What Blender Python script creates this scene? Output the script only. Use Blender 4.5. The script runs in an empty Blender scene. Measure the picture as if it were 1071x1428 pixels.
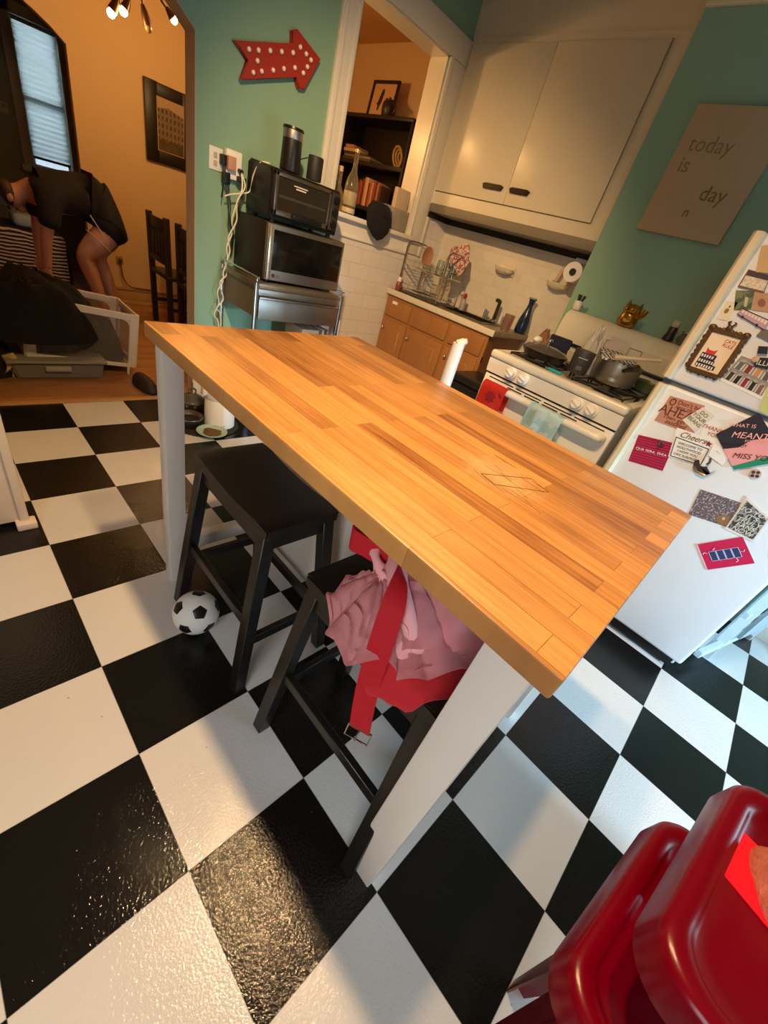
import bpy, bmesh, math, random
from mathutils import Vector, Matrix, noise
random.seed(11)
sc = bpy.context.scene
C = sc.collection
PI = math.pi
T = 0.3048                       # floor tile edge

# ------------------------------------------------------------------ camera
cam_d = bpy.data.cameras.new('camera')
cam = bpy.data.objects.new('camera', cam_d); C.objects.link(cam)
r0 = (0.69999715, -0.66648014, 0.25653112)
r1 = (0.2340024, 0.55344029, 0.79934143)
r2 = (-0.67471984, -0.49950783, 0.54336458)
loc = (-0.11684663, -2.43012046, 1.23697791)
cam.matrix_world = Matrix(((r0[0], r1[0], r2[0], loc[0]), (r0[1], r1[1], r2[1], loc[1]),
                           (r0[2], r1[2], r2[2], loc[2]), (0, 0, 0, 1)))
cam_d.sensor_fit = 'VERTICAL'; cam_d.sensor_height = 36.0
cam_d.lens = 36.0 * 564.4 / 1428.0
cam_d.clip_start = 0.02
sc.camera = cam

# ------------------------------------------------------------------ world, exposure, light
sc.view_settings.view_transform = 'Standard'
sc.view_settings.look = 'None'
sc.view_settings.exposure = 0.0
sc.view_settings.gamma = 1.0
sc.view_settings.use_curve_mapping = False
w = bpy.data.worlds.new('sky'); sc.world = w; w.use_nodes = True
w.node_tree.nodes['Background'].inputs[0].default_value = (0.72, 0.86, 1.0, 1)
w.node_tree.nodes['Background'].inputs[1].default_value = 1.0

WARM = (1.0, 0.63, 0.30)
def lamp(name, kind, loc, energy, color, size=0.05, target=None, **kw):
    d = bpy.data.lights.new(name, kind); o = bpy.data.objects.new(name, d); C.objects.link(o)
    o.location = loc; d.energy = energy; d.color = color
    if kind == 'AREA':
        d.shape = 'RECTANGLE'; d.size = size[0]; d.size_y = size[1]
    else:
        d.shadow_soft_size = size
    if target is not None:
        o.rotation_euler = (Vector(target) - Vector(loc)).to_track_quat('-Z', 'Y').to_euler()
    for k, v in kw.items(): setattr(d, k, v)
    return o
# kitchen ceiling track: three warm shaded bulbs over the island, turned to different sides
for ly, en, tgt, cone in ((-1.30, 250, (2.70, .20, .50), 76), (-1.75, 92, (.40, -1.75, 0), 144), (-2.14, 85, (.75, -2.0, 0), 140)):
    lamp('track_bulb_light', 'SPOT', (0.47, ly, 2.36), en, WARM, 0.04, tgt, spot_size=math.radians(cone), spot_blend=0.9)
# dining room lamp bulbs; the last is an added, unseen fill for the pass-through walls
for p, e in (((1.075, 1.5, 1.84), 5.5), ((1.135, 1.5, 1.88), 5.5), ((1.45, 1.48, 1.94), 6), ((1.80, 1.30, 2.05), 22)):
    lamp('dining_bulb_light', 'POINT', p, e, (1.0, 0.56, 0.2), 0.03)
# daylight entering through the kitchen window behind the camera and the far room window
lamp('window_daylight', 'AREA', (0.98, -6.5, 1.7), 310, (0.42, 0.74, 1.0), (0.22, 0.6), (1.45, -2.4, 0.3))
lamp('window_skylight', 'AREA', (1.5, -4.24, 0.78), 22, (0.52, 0.80, 1.0), (1.1, 1.0), (1.3, -2.0, 0.4))
lamp('side_fill_light', 'AREA', (-1.57, -3.1, 1.45), 10, (0.96, 0.92, 0.90), (0.9, 1.1), (0.3, -2.2, 0.1), spread=math.radians(105))  # added fill with no known source, lifts the legs, stools and shaded floor
lamp('far_window_daylight', 'AREA', (1.29, 5.4, 1.6), 90, (0.80, 0.92, 1.0), (1.0, 1.4), (1.29, 4.6, 1.4))

# ------------------------------------------------------------------ materials
MATS = {}
def lin(h):
    h = h.lstrip('#'); c = [int(h[i:i+2], 16) / 255 for i in (0, 2, 4)]
    return tuple((x / 12.92 if x <= .04045 else ((x + .055) / 1.055) ** 2.4) for x in c)
def new_mat(name):
    m = bpy.data.materials.new(name); m.use_nodes = True
    nt = m.node_tree; return m, nt, nt.nodes['Principled BSDF']
def N(nt, t, **kw):
    n = nt.nodes.new(t)
    for k, v in kw.items(): setattr(n, k, v)
    return n
def mixc(nt, fac, a, b):
    n = N(nt, 'ShaderNodeMix', data_type='RGBA')
    for i, v in ((0, fac), (6, a), (7, b)):
        if hasattr(v, 'is_output') or isinstance(v, bpy.types.NodeSocket): nt.links.new(v, n.inputs[i])
        else: n.inputs[i].default_value = (v if not isinstance(v, (tuple, list)) or len(v) == 4 else (*v, 1))
    return n.outputs[2]
def math_n(nt, op, a, b=0.0):
    n = N(nt, 'ShaderNodeMath', operation=op)
    for i, v in enumerate((a, b)):
        if isinstance(v, bpy.types.NodeSocket): nt.links.new(v, n.inputs[i])
        else: n.inputs[i].default_value = v
    return n.outputs[0]
def add_bump(nt, b, h, strength=.3, dist=.002):
    n = N(nt, 'ShaderNodeBump'); n.inputs['Strength'].default_value = strength; n.inputs['Distance'].default_value = dist
    nt.links.new(h, n.inputs['Height']); nt.links.new(n.outputs[0], b.inputs['Normal'])
def noise_n(nt, scale, detail=3, vec=None, rough=.5):
    n = N(nt, 'ShaderNodeTexNoise'); n.inputs['Scale'].default_value = scale; n.inputs['Detail'].default_value = detail
    n.inputs['Roughness'].default_value = rough
    if vec is not None: nt.links.new(vec, n.inputs['Vector'])
    return n.outputs[0]
def obj_co(nt): return N(nt, 'ShaderNodeTexCoord').outputs['Object']
def pos(nt): return N(nt, 'ShaderNodeNewGeometry').outputs['Position']
def M(hexc, rough=.5, metal=0.0, var=.08, scale=14, bump=0.0, bscale=80, spec=.5, trans=0.0, alpha=1.0, coat=0.0, emit=0.0, ior=1.45, sheen=0.0):
    key = (hexc, rough, metal, var, scale, bump, bscale, spec, trans, alpha, coat, emit, sheen)
    if key in MATS: return MATS[key]
    m, nt, b = new_mat('surface_%d' % len(MATS)); c = lin(hexc)
    co = obj_co(nt)
    out = mixc(nt, noise_n(nt, scale, 4, co), tuple(x * (1 - var) for x in c), tuple(min(1, x * (1 + var)) for x in c))
    nt.links.new(out, b.inputs['Base Color'])
    b.inputs['Roughness'].default_value = rough; b.inputs['Metallic'].default_value = metal
    b.inputs['Specular IOR Level'].default_value = spec
    b.inputs['Transmission Weight'].default_value = trans; b.inputs['Alpha'].default_value = alpha
    b.inputs['Coat Weight'].default_value = coat; b.inputs['IOR'].default_value = ior
    b.inputs['Sheen Weight'].default_value = sheen
    if emit:
        b.inputs['Emission Color'].default_value = (*c, 1); b.inputs['Emission Strength'].default_value = emit
    if bump: add_bump(nt, b, noise_n(nt, bscale, 4, co), bump, .003)
    MATS[key] = m; return m

def mat_floor():
    m, nt, b = new_mat('checker_vinyl'); p = pos(nt)
    s = N(nt, 'ShaderNodeSeparateXYZ'); nt.links.new(p, s.inputs[0])
    u = math_n(nt, 'DIVIDE', s.outputs[0], T); v = math_n(nt, 'DIVIDE', s.outputs[1], T)
    par = math_n(nt, 'FLOORED_MODULO', math_n(nt, 'ADD', math_n(nt, 'FLOOR', u), math_n(nt, 'FLOOR', v)), 2.0)
    k = math_n(nt, 'GREATER_THAN', par, 0.5)
    n1 = noise_n(nt, 3.0, 5, p); 
    wht = mixc(nt, n1, (.60, .585, .56), (.72, .705, .68)); blk = mixc(nt, n1, (.006, .006, .0055), (.012, .011, .010))
    col = mixc(nt, k, blk, wht)
    fu = math_n(nt, 'ABSOLUTE', math_n(nt, 'SUBTRACT', math_n(nt, 'FRACT', u), .5)); fv = math_n(nt, 'ABSOLUTE', math_n(nt, 'SUBTRACT', math_n(nt, 'FRACT', v), .5))
    seam = math_n(nt, 'GREATER_THAN', math_n(nt, 'MAXIMUM', fu, fv), .4965)
    col = mixc(nt, math_n(nt, 'MULTIPLY', seam, .55), col, (.03, .025, .02))
    spk = math_n(nt, 'GREATER_THAN', noise_n(nt, 60, 1, p), .80)
    col = mixc(nt, math_n(nt, 'MULTIPLY', spk, .5), col, (.05, .04, .03))
    nt.links.new(col, b.inputs['Base Color'])
    b.inputs['Roughness'].default_value = .10; b.inputs['Specular IOR Level'].default_value = .36
    add_bump(nt, b, noise_n(nt, 170, 2, p, .5), .5, .0022)
    return m
def mat_planks(name, c1, c2, along, plank, length, rough=.4, coat=0.0, patch=False, mortar=(.12, .05, .015), msize=.012):
    """wooden strips running along axis 'along'; each strip its own tone, fine grain along it"""
    m, nt, b = new_mat(name); p = pos(nt)
    s = N(nt, 'ShaderNodeSeparateXYZ'); nt.links.new(p, s.inputs[0])
    a, c = (s.outputs[1], s.outputs[0]) if along == 'y' else (s.outputs[0], s.outputs[1])
    cb = N(nt, 'ShaderNodeCombineXYZ'); nt.links.new(a, cb.inputs[0]); nt.links.new(c, cb.inputs[1])
    br = N(nt, 'ShaderNodeTexBrick'); nt.links.new(cb.outputs[0], br.inputs[0])
    br.offset = .37; br.squash = 1.0
    br.inputs['Scale'].default_value = 1.0; br.inputs['Brick Width'].default_value = length; br.inputs['Row Height'].default_value = plank
    br.inputs['Mortar Size'].default_value = plank * msize; br.inputs['Color1'].default_value = (0, 0, 0, 1); br.inputs['Color2'].default_value = (1, 1, 1, 1)
    br.inputs['Mortar'].default_value = (.5, .5, .5, 1)
    mp = N(nt, 'ShaderNodeMapping'); nt.links.new(cb.outputs[0], mp.inputs[0]); mp.inputs['Scale'].default_value = (2.2, 46, 1)
    off = math_n(nt, 'MULTIPLY', br.outputs[0], 13.0); cb2 = N(nt, 'ShaderNodeCombineXYZ'); nt.links.new(off, cb2.inputs[0]); nt.links.new(cb2.outputs[0], mp.inputs['Location'])
    g = noise_n(nt, 2.0, 6, mp.outputs[0], .62)
    g2 = noise_n(nt, 5.0, 3, cb.outputs[0])
    f = math_n(nt, 'ADD', math_n(nt, 'MULTIPLY', br.outputs[0], .55), math_n(nt, 'MULTIPLY', math_n(nt, 'SUBTRACT', g, .35), 1.15))
    f = math_n(nt, 'ADD', f, math_n(nt, 'MULTIPLY', math_n(nt, 'SUBTRACT', g2, .5), .35))
    cl = N(nt, 'ShaderNodeClamp'); nt.links.new(f, cl.inputs[0])
    col = mixc(nt, cl.outputs[0], c1, c2)
    if patch:
        # worn, bleached spot with dark scratches
        mp2 = N(nt, 'ShaderNodeMapping', vector_type='TEXTURE'); nt.links.new(p, mp2.inputs[0]); mp2.inputs['Location'].default_value = (.645, -2.12, .9); mp2.inputs['Scale'].default_value = (.085, .10, 1)
        ln = N(nt, 'ShaderNodeVectorMath', operation='LENGTH'); nt.links.new(mp2.outputs[0], ln.inputs[0])
        d = math_n(nt, 'ADD', ln.outputs['Value'], math_n(nt, 'MULTIPLY', math_n(nt, 'SUBTRACT', noise_n(nt, 30, 3, p), .5), 1.2))
        fac = N(nt, 'ShaderNodeMapRange'); nt.links.new(d, fac.inputs[0]); fac.inputs[1].default_value = .5; fac.inputs[2].default_value = 1.05; fac.inputs[3].default_value = .5; fac.inputs[4].default_value = 0
        col = mixc(nt, fac.outputs[0], col, (.60, .40, .20))
        for (lx, ly, sx, sy) in ((.60, -2.30, .02, .06),):
            mp3 = N(nt, 'ShaderNodeMapping', vector_type='TEXTURE'); nt.links.new(p, mp3.inputs[0]); mp3.inputs['Location'].default_value = (lx, ly, .9); mp3.inputs['Scale'].default_value = (sx, sy, 1)
            l3 = N(nt, 'ShaderNodeVectorMath', operation='LENGTH'); nt.links.new(mp3.outputs[0], l3.inputs[0])
            f3 = N(nt, 'ShaderNodeMapRange'); nt.links.new(l3.outputs['Value'], f3.inputs[0]); f3.inputs[1].default_value = .3; f3.inputs[2].default_value = 1.2; f3.inputs[3].default_value = .45; f3.inputs[4].default_value = 0
            col = mixc(nt, f3.outputs[0], col, (.16, .055, .015))
    col = mixc(nt, math_n(nt, 'MULTIPLY', br.outputs['Fac'], .6), col, mortar)
    nt.links.new(col, b.inputs['Base Color'])
    b.inputs['Roughness'].default_value = rough; b.inputs['Coat Weight'].default_value = coat
    b.inputs['Specular IOR Level'].default_value = .35
    add_bump(nt, b, g, .12, .001)
    return m
def mat_brick(name, c, grout, bw, rh, plane, rough=.3, msize=.03):
    m, nt, b = new_mat(name); p = pos(nt)
    s = N(nt, 'ShaderNodeSeparateXYZ'); nt.links.new(p, s.inputs[0])
    cb = N(nt, 'ShaderNodeCombineXYZ'); nt.links.new(s.outputs[0 if plane == 'x' else 1], cb.inputs[0]); nt.links.new(s.outputs[2], cb.inputs[1])
    br = N(nt, 'ShaderNodeTexBrick'); nt.links.new(cb.outputs[0], br.inputs[0])
    br.inputs['Scale'].default_value = 1.0; br.inputs['Brick Width'].default_value = bw; br.inputs['Row Height'].default_value = rh
    br.inputs['Mortar Size'].default_value = rh * msize; br.inputs['Mortar Smooth'].default_value = .2
    br.inputs['Color1'].default_value = (*c, 1); br.inputs['Color2'].default_value = (*[x * .94 for x in c], 1); br.inputs['Mortar'].default_value = (*grout, 1)
    nt.links.new(br.outputs[0], b.inputs['Base Color']); b.inputs['Roughness'].default_value = rough
    inv = math_n(nt, 'SUBTRACT', 1.0, br.outputs['Fac']); add_bump(nt, b, inv, .25, .001)
    return m
def mat_weave(c1, c2, scale, rough=.9, axis_scale=(1, 1, 1)):
    m, nt, b = new_mat('woven'); co = obj_co(nt)
    mp = N(nt, 'ShaderNodeMapping'); nt.links.new(co, mp.inputs[0]); mp.inputs['Scale'].default_value = axis_scale
    wv = N(nt, 'ShaderNodeTexWave', bands_direction='Z'); nt.links.new(mp.outputs[0], wv.inputs[0]); wv.inputs['Scale'].default_value = scale; wv.inputs['Distortion'].default_value = 3.0; wv.inputs['Detail'].default_value = 2
    rp = N(nt, 'ShaderNodeMapRange'); nt.links.new(wv.outputs[1], rp.inputs[0]); rp.inputs[1].default_value = .45; rp.inputs[2].default_value = .75
    nt.links.new(mixc(nt, rp.outputs[0], c1, c2), b.inputs['Base Color']); b.inputs['Roughness'].default_value = rough
    add_bump(nt, b, wv.outputs[1], .4, .003)
    return m
def mat_speckle(c1, c2, scale, thr=.5, rough=.6):
    m, nt, b = new_mat('speckled'); co = obj_co(nt)
    v = N(nt, 'ShaderNodeTexVoronoi'); nt.links.new(co, v.inputs['Vector']); v.inputs['Scale'].default_value = scale
    k = math_n(nt, 'GREATER_THAN', noise_n(nt, scale, 3, co), thr)
    nt.links.new(mixc(nt, k, c1, c2), b.inputs['Base Color']); b.inputs['Roughness'].default_value = rough
    return m

WHITE = '#e9e4da'
m_floor = mat_floor()
m_top = mat_planks('oak_butcher_block', (.20, .066, .016), (.82, .40, .118), 'y', .047, .55, .36, 0.0, True)
m_edge = m_top
m_woodfloor = mat_planks('oak_floor_boards', (.22, .095, .03), (.48, .23, .085), 'x', .057, .9, .3, .15)
m_cab = mat_planks('honey_oak', (.30, .12, .03), (.50, .23, .075), 'y', .21, 3.0, .4, msize=.004)
m_green = M('#86a98f', .55, var=.03, scale=3, bump=.05, bscale=160)
m_orange = M('#d6b684', .6, var=.03, scale=3, bump=.05, bscale=160)
m_grey_wall = M('#8d9083', .6, var=.04)
m_white = M(WHITE, .45, var=.04)
m_trim = M('#dcd5c6', .35, var=.03)
m_ceil = M('#aaa08c', .7, var=.03)
m_backsplash = mat_brick('white_tile_back', lin('#ded4c0'), lin('#d2c6ad'), .152, .076, 'y')
m_halftile = mat_brick('white_tile_half_wall', lin('#e6dfd6'), lin('#d3cac0'), .203, .102, 'x')
m_gloss_white = M('#e8e2d4', .22, var=.02, spec=.5)
m_cupboard = M('#d9ccb0', .28, var=.03)
m_fridge = M('#dee2e6', .32, var=.03, bump=.06, bscale=300)
m_black_wood = M('#1b1816', .38, var=.35, scale=30, bump=.08, bscale=60)
m_black = M('#141312', .4, var=.1)
m_blackmetal = M('#191817', .35, .3)
m_steel = M('#b9b6b0', .28, 1.0, var=.06)
m_steel_b = M('#a9a49c', .38, 1.0, var=.08)
m_chrome = M('#d8d6d2', .12, 1.0)
m_darkwood = M('#241a14', .45, var=.3, scale=20)
m_glass = M('#dfe8e2', .04, trans=.95, var=.0)
m_darkglass = M('#0e0d0c', .12, var=.1, spec=.5)
m_red = M('#6a0014', .24, var=.06, spec=.35)
m_redcloth = M('#c8202c', .85, var=.12, scale=25, bump=.25, bscale=300, sheen=.3)
m_pink = M('#f8b4b8', .85, var=.06, scale=20, bump=.2, bscale=400, sheen=.2)
m_darkcloth = M('#15120f', .95, var=.3, bump=.3, bscale=120)
m_skin = M('#b98664', .55, var=.06)
m_ink = M('#1d1a22', .6)
m_paper = M('#e7e4de', .7, var=.03)

# ------------------------------------------------------------------ mesh builders
class B:
    def __init__(s): s.bm = bmesh.new()
    def box(s, a, b, bev=0.0, seg=2, mat4=None):
        r = bmesh.ops.create_cube(s.bm, size=1.0); vs = r['verts']
        c = [(a[i] + b[i]) / 2 for i in range(3)]; d = [abs(b[i] - a[i]) for i in range(3)]
        for v in vs: v.co = Vector((c[0] + v.co.x * d[0], c[1] + v.co.y * d[1], c[2] + v.co.z * d[2]))
        if bev > 0:
            es = list({e for v in vs for e in v.link_edges})
            r2 = bmesh.ops.bevel(s.bm, geom=es, offset=min(bev, min(d) * .49), segments=seg, affect='EDGES', profile=.5)
            vs = list({v for f in r2['faces'] for v in f.verts} | {v for v in vs if v.is_valid})
        if mat4 is not None:
            for v in vs: v.co = mat4 @ v.co
        return s
    def bar(s, p, q, wx, wy, up=(0, 0, 1), bev=.002):
        """square bar from p to q, cross section wx (sideways) by wy (along up)"""
        p, q = Vector(p), Vector(q); d = (q - p); L = d.length; d.normalize(); u = Vector(up)
        if abs(d.dot(u)) > .98: u = Vector((0, 1, 0))
        x = d.cross(u).normalized(); y = x.cross(d).normalized()
        m = Matrix((x, y, d)).transposed().to_4x4(); m.translation = (p + q) / 2
        return s.box((-wx/2, -wy/2, -L/2), (wx/2, wy/2, L/2), bev, 1, m)
    def leg(s, p, q, w, bev=.002):
        """splayed leg cut level at floor and seat: a sheared box"""
        (x0, y0, z0), (x1, y1, z1) = p, q; h = w / 2; vs = []
        for (x, y, z) in (p, q):
            for dx, dy in ((-h, -h), (h, -h), (h, h), (-h, h)): vs.append(s.bm.verts.new((x + dx, y + dy, z)))
        fs = [(3, 2, 1, 0), (4, 5, 6, 7)] + [(i, (i + 1) % 4, (i + 1) % 4 + 4, i + 4) for i in range(4)]
        for f in fs: s.bm.faces.new([vs[i] for i in f])
        if bev:
            es = list({e for v in vs for e in v.link_edges}); bmesh.ops.bevel(s.bm, geom=es, offset=bev, segments=1, affect='EDGES')
        return s
    def cyl(s, p, q, r, r2=None, n=20):
        return s.tube([p, q], [r, r if r2 is None else r2], n)
    def tube(s, pts, r, n=8, closed=False):
        pts = [Vector(p) for p in pts]; k = len(pts); rs = r if isinstance(r, (list, tuple)) else [r] * k
        rings = []; prev = None
        for i, p in enumerate(pts):
            if closed: d = pts[(i + 1) % k] - pts[i - 1]
            else: d = pts[min(i + 1, k - 1)] - pts[max(i - 1, 0)]
            d.normalize()
            if prev is None:
                a = Vector((0, 0, 1)) if abs(d.z) < .9 else Vector((1, 0, 0)); x = d.cross(a).normalized()
            else:
                x = prev - d * prev.dot(d)
                x = x.normalized() if x.length > 1e-6 else d.cross(Vector((0, 0, 1))).normalized()
            prev = x; y = d.cross(x)
            rings.append([s.bm.verts.new(p + (x * math.cos(2*PI*j/n) + y * math.sin(2*PI*j/n)) * rs[i]) for j in range(n)])
        for i in range(k if closed else k - 1):
            a, b = rings[i], rings[(i + 1) % k]
            for j in range(n): s.bm.faces.new((a[j], a[(j+1) % n], b[(j+1) % n], b[j]))
        if not closed:
            s.bm.faces.new(rings[0][::-1]); s.bm.faces.new(rings[-1])
        return s
    def lathe(s, prof, c=(0, 0, 0), n=28, cap=True):
        rings = []
        for (r, z) in prof:
            rings.append([s.bm.verts.new((c[0] + max(r, 1e-4) * math.cos(2*PI*j/n), c[1] + max(r, 1e-4) * math.sin(2*PI*j/n), c[2] + z)) for j in range(n)])
        for a, b in zip(rings, rings[1:]):
            for j in range(n): s.bm.faces.new((a[j], a[(j+1) % n], b[(j+1) % n], b[j]))
        if cap:
            s.bm.faces.new(rings[0][::-1]); s.bm.faces.new(rings[-1])
        return s
    def prism(s, poly, axis, d0, d1, bev=0):
        def P(a, b, d): return {'x': (d, a, b), 'y': (a, d, b), 'z': (a, b, d)}[axis]
        a = [s.bm.verts.new(P(*p, d0)) for p in poly]; b = [s.bm.verts.new(P(*p, d1)) for p in poly]; n = len(poly)
        f1 = s.bm.faces.new(a); f2 = s.bm.faces.new(b[::-1]); fs = [f1, f2]
        for i in range(n): fs.append(s.bm.faces.new((a[i], b[i], b[(i+1) % n], a[(i+1) % n])))
        if bev:
            es = list(f1.edges) + list(f2.edges); bmesh.ops.bevel(s.bm, geom=es, offset=bev, segments=2, affect='EDGES')
        return s
    def sphere(s, c, r, sc3=(1, 1, 1), n=16):
        r_ = bmesh.ops.create_uvsphere(s.bm, u_segments=n, v_segments=max(6, n // 2 + 2), radius=1.0)
        for v in r_['verts']: v.co = Vector((c[0] + v.co.x * r * sc3[0], c[1] + v.co.y * r * sc3[1], c[2] + v.co.z * r * sc3[2]))
        return s
    def grid(s, f, nu, nv, wrap=False):
        g = [[s.bm.verts.new(f(i / nu, j / nv)) for j in range(nv + 1)] for i in range(nu + 1)]
        for i in range(nu):
            for j in range(nv): s.bm.faces.new((g[i][j], g[i+1][j], g[i+1][j+1], g[i][j+1]))
        return s
    def ribbon(s, pts, wd, width, th=.0025):
        A = []
        for i, p in enumerate(pts):
            p = Vector(p); wv = Vector(wd[i]).normalized() * width / 2
            d = (Vector(pts[min(i+1, len(pts)-1)]) - Vector(pts[max(i-1, 0)])).normalized(); nn = d.cross(wv).normalized() * th / 2
            A.append([s.bm.verts.new(p - wv - nn), s.bm.verts.new(p + wv - nn), s.bm.verts.new(p + wv + nn), s.bm.verts.new(p - wv + nn)])
        for a, b in zip(A, A[1:]):
            for j in range(4): s.bm.faces.new((a[j], a[(j+1) % 4], b[(j+1) % 4], b[j]))
        s.bm.faces.new(A[0][::-1]); s.bm.faces.new(A[-1]); return s
    def quad(s, pts, nrm, th):
        n = Vector(nrm).normalized() * th; a = [s.bm.verts.new(Vector(p)) for p in pts]; b = [s.bm.verts.new(Vector(p) + n) for p in pts]; k = len(pts)
        s.bm.faces.new(a[::-1]); s.bm.faces.new(b)
        for i in range(k): s.bm.faces.new((a[i], a[(i+1) % k], b[(i+1) % k], b[i]))
        return s
    def xf(s, m):
        bmesh.ops.transform(s.bm, matrix=m, verts=s.bm.verts); return s

def smooth_path(pts, k=6):
    P = [Vector(p) for p in pts]; out = []
    for i in range(len(P) - 1):
        p0 = P[max(i-1, 0)]; p1 = P[i]; p2 = P[i+1]; p3 = P[min(i+2, len(P)-1)]
        for j in range(k):
            t = j / k
            out.append(.5 * ((2*p1) + (-p0+p2)*t + (2*p0-5*p1+4*p2-p3)*t*t + (-p0+3*p1-3*p2+p3)*t**3))
    out.append(P[-1]); return out

ORI = {}                          # world base of each thing, so parts may be built in world coordinates
def obj(name, b, mat, parent=None, smooth=True, label=None, ang=38):
    bm = b.bm if isinstance(b, B) else b
    root = parent
    while root is not None and root.parent is not None: root = root.parent
    if root is not None and root.name in ORI:
        bmesh.ops.translate(bm, vec=-ORI[root.name], verts=bm.verts)
    bmesh.ops.recalc_face_normals(bm, faces=bm.faces)
    me = bpy.data.meshes.new(name); bm.to_mesh(me); bm.free()
    if smooth:
        me.shade_smooth(); me.set_sharp_from_angle(angle=math.radians(ang))
    me.materials.append(mat)
    o = bpy.data.objects.new(name, me); C.objects.link(o)
    if parent is not None: o.parent = parent
    if label: o['label'] = label
    return o
def thing(name, label, cat, loc=(0, 0, 0), rotz=0, group=None, world=True):
    o = bpy.data.objects.new(name, None); C.objects.link(o); o.empty_display_size = .05
    o.location = loc; o.rotation_euler = (0, 0, rotz); o['label'] = label; o['category'] = cat
    if group: o['group'] = group
    if world: ORI[o.name] = Vector(loc)
    return o
def one(name, b, mat, label, cat, group=None, loc=None, **kw):
    """a thing that is a single mesh; loc = its base, for the origin"""
    if loc is not None: bmesh.ops.translate(b.bm, vec=-Vector(loc), verts=b.bm.verts)
    o = obj(name, b, mat, **kw); o['label'] = label; o['category'] = cat
    if loc is not None: o.location = loc
    if group: o['group'] = group
    return o
def struct(name, b, mat, parent=None, **kw):
    o = obj(name, b, mat, parent, **kw)
    if parent is None: o['kind'] = 'structure'
    return o
def dup(root, loc, rotz=0, label=None):
    r = root.copy(); C.objects.link(r); r.location = loc; r.rotation_euler = (0, 0, rotz)
    if label: r['label'] = label
    for ch in list(root.children):
        c = ch.copy(); C.objects.link(c); c.parent = r
        for g in ch.children:
            d = g.copy(); C.objects.link(d); d.parent = c
    return r
def text_bm(s, size, m4, extrude=.0004, align='CENTER', shear=0.0, sx=1.0, spacing=1.0):
    cu = bpy.data.curves.new('t', 'FONT'); cu.body = s; cu.size = size; cu.extrude = extrude
    cu.align_x = align; cu.align_y = 'CENTER'; cu.shear = shear; cu.space_line = spacing; cu.resolution_u = 3
    o = bpy.data.objects.new('t', cu); C.objects.link(o)
    dg = bpy.context.evaluated_depsgraph_get(); me = bpy.data.meshes.new_from_object(o.evaluated_get(dg))
    bm = bmesh.new(); bm.from_mesh(me)
    bmesh.ops.transform(bm, matrix=m4 @ Matrix.Diagonal((sx, 1, 1, 1)), verts=bm.verts)
    bpy.data.objects.remove(o); bpy.data.meshes.remove(me); bpy.data.curves.remove(cu)
    return bm
def basis(o, x, y):
    x = Vector(x).normalized(); y = Vector(y); y = (y - x * y.dot(x)).normalized(); z = x.cross(y)
    m = Matrix((x, y, z)).transposed().to_4x4(); m.translation = Vector(o); return m
def skin_bm(verts, edges, root=0, sub=2):
    me = bpy.data.meshes.new('s'); me.from_pydata([v[0] for v in verts], edges, [])
    o = bpy.data.objects.new('s', me); C.objects.link(o)
    md = o.modifiers.new('k', 'SKIN'); md.use_smooth_shade = True
    o.modifiers.new('u', 'SUBSURF').levels = sub
    for i, v in enumerate(verts):
        sv = me.skin_vertices[0].data[i]; r = v[1]; sv.radius = (r, r) if not isinstance(r, tuple) else r
        sv.use_root = (i == root)
    dg = bpy.context.evaluated_depsgraph_get(); m2 = bpy.data.meshes.new_from_object(o.evaluated_get(dg))
    bm = bmesh.new(); bm.from_mesh(m2)
    bpy.data.objects.remove(o); bpy.data.meshes.remove(me); bpy.data.meshes.remove(m2)
    return bm
def merge(b, bm2):
    me = bpy.data.meshes.new('m'); bm2.to_mesh(me); bm2.free(); b.bm.from_mesh(me); bpy.data.meshes.remove(me)
def heap(c, rx, ry, h, seed=0, base=0.0, lobes=.18, fold=.25, nr=26, nt=72, droop=None, p=2.2, freq=2.2):
    """a crumpled heap of cloth; droop(x, y) may lower the cloth where nothing carries it"""
    b = B(); off = Vector((seed * 7.3, seed * 3.1, seed * 1.7)); rings = []
    for i in range(nr + 1):
        q = i / nr; row = []
        for j in range(nt):
            a = 2 * PI * j / nt
            k = 1 + lobes * noise.noise(Vector((math.cos(a) * 1.3, math.sin(a) * 1.3, 0)) + off) * 2 + lobes * .5 * noise.noise(Vector((math.cos(a) * 3.5, math.sin(a) * 3.5, 5)) + off)
            x = c[0] + rx * q * k * math.cos(a); y = c[1] + ry * q * k * math.sin(a)
            s = Vector(((x - c[0]) / max(rx, ry), (y - c[1]) / max(rx, ry), 0))
            wz = s + off + Vector((noise.noise(s * 2 + off), noise.noise(s * 2 + off * 1.7), 0)) * .5
            rid = 1 - abs(noise.noise(wz * freq)) * 2; rid2 = 1 - abs(noise.noise(wz * freq * 2.3 + Vector((3, 1, 4)))) * 2
            z = h * max(0, 1 - q ** p) + h * fold * (rid * .9 + rid2 * .45 - .5) * (1 - q ** 4 * .6)
            z = max(z, .004 + .01 * (1 - q))
            if droop: z += droop(x, y)
            row.append(b.bm.verts.new((x, y, c[2] + base + z)))
        rings.append(row)
    for i in range(nr):
        for j in range(nt): b.bm.faces.new((rings[i][j], rings[i][(j+1) % nt], rings[i+1][(j+1) % nt], rings[i+1][j]))
    bmesh.ops.remove_doubles(b.bm, verts=rings[0], dist=.01)
    # underside so the heap is a closed solid
    bot = [b.bm.verts.new((v.co.x, v.co.y, v.co.z - .006)) for v in rings[-1]]
    for j in range(nt): b.bm.faces.new((rings[-1][j], rings[-1][(j+1) % nt], bot[(j+1) % nt], bot[j]))
    b.bm.faces.new(bot)
    return b

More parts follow.
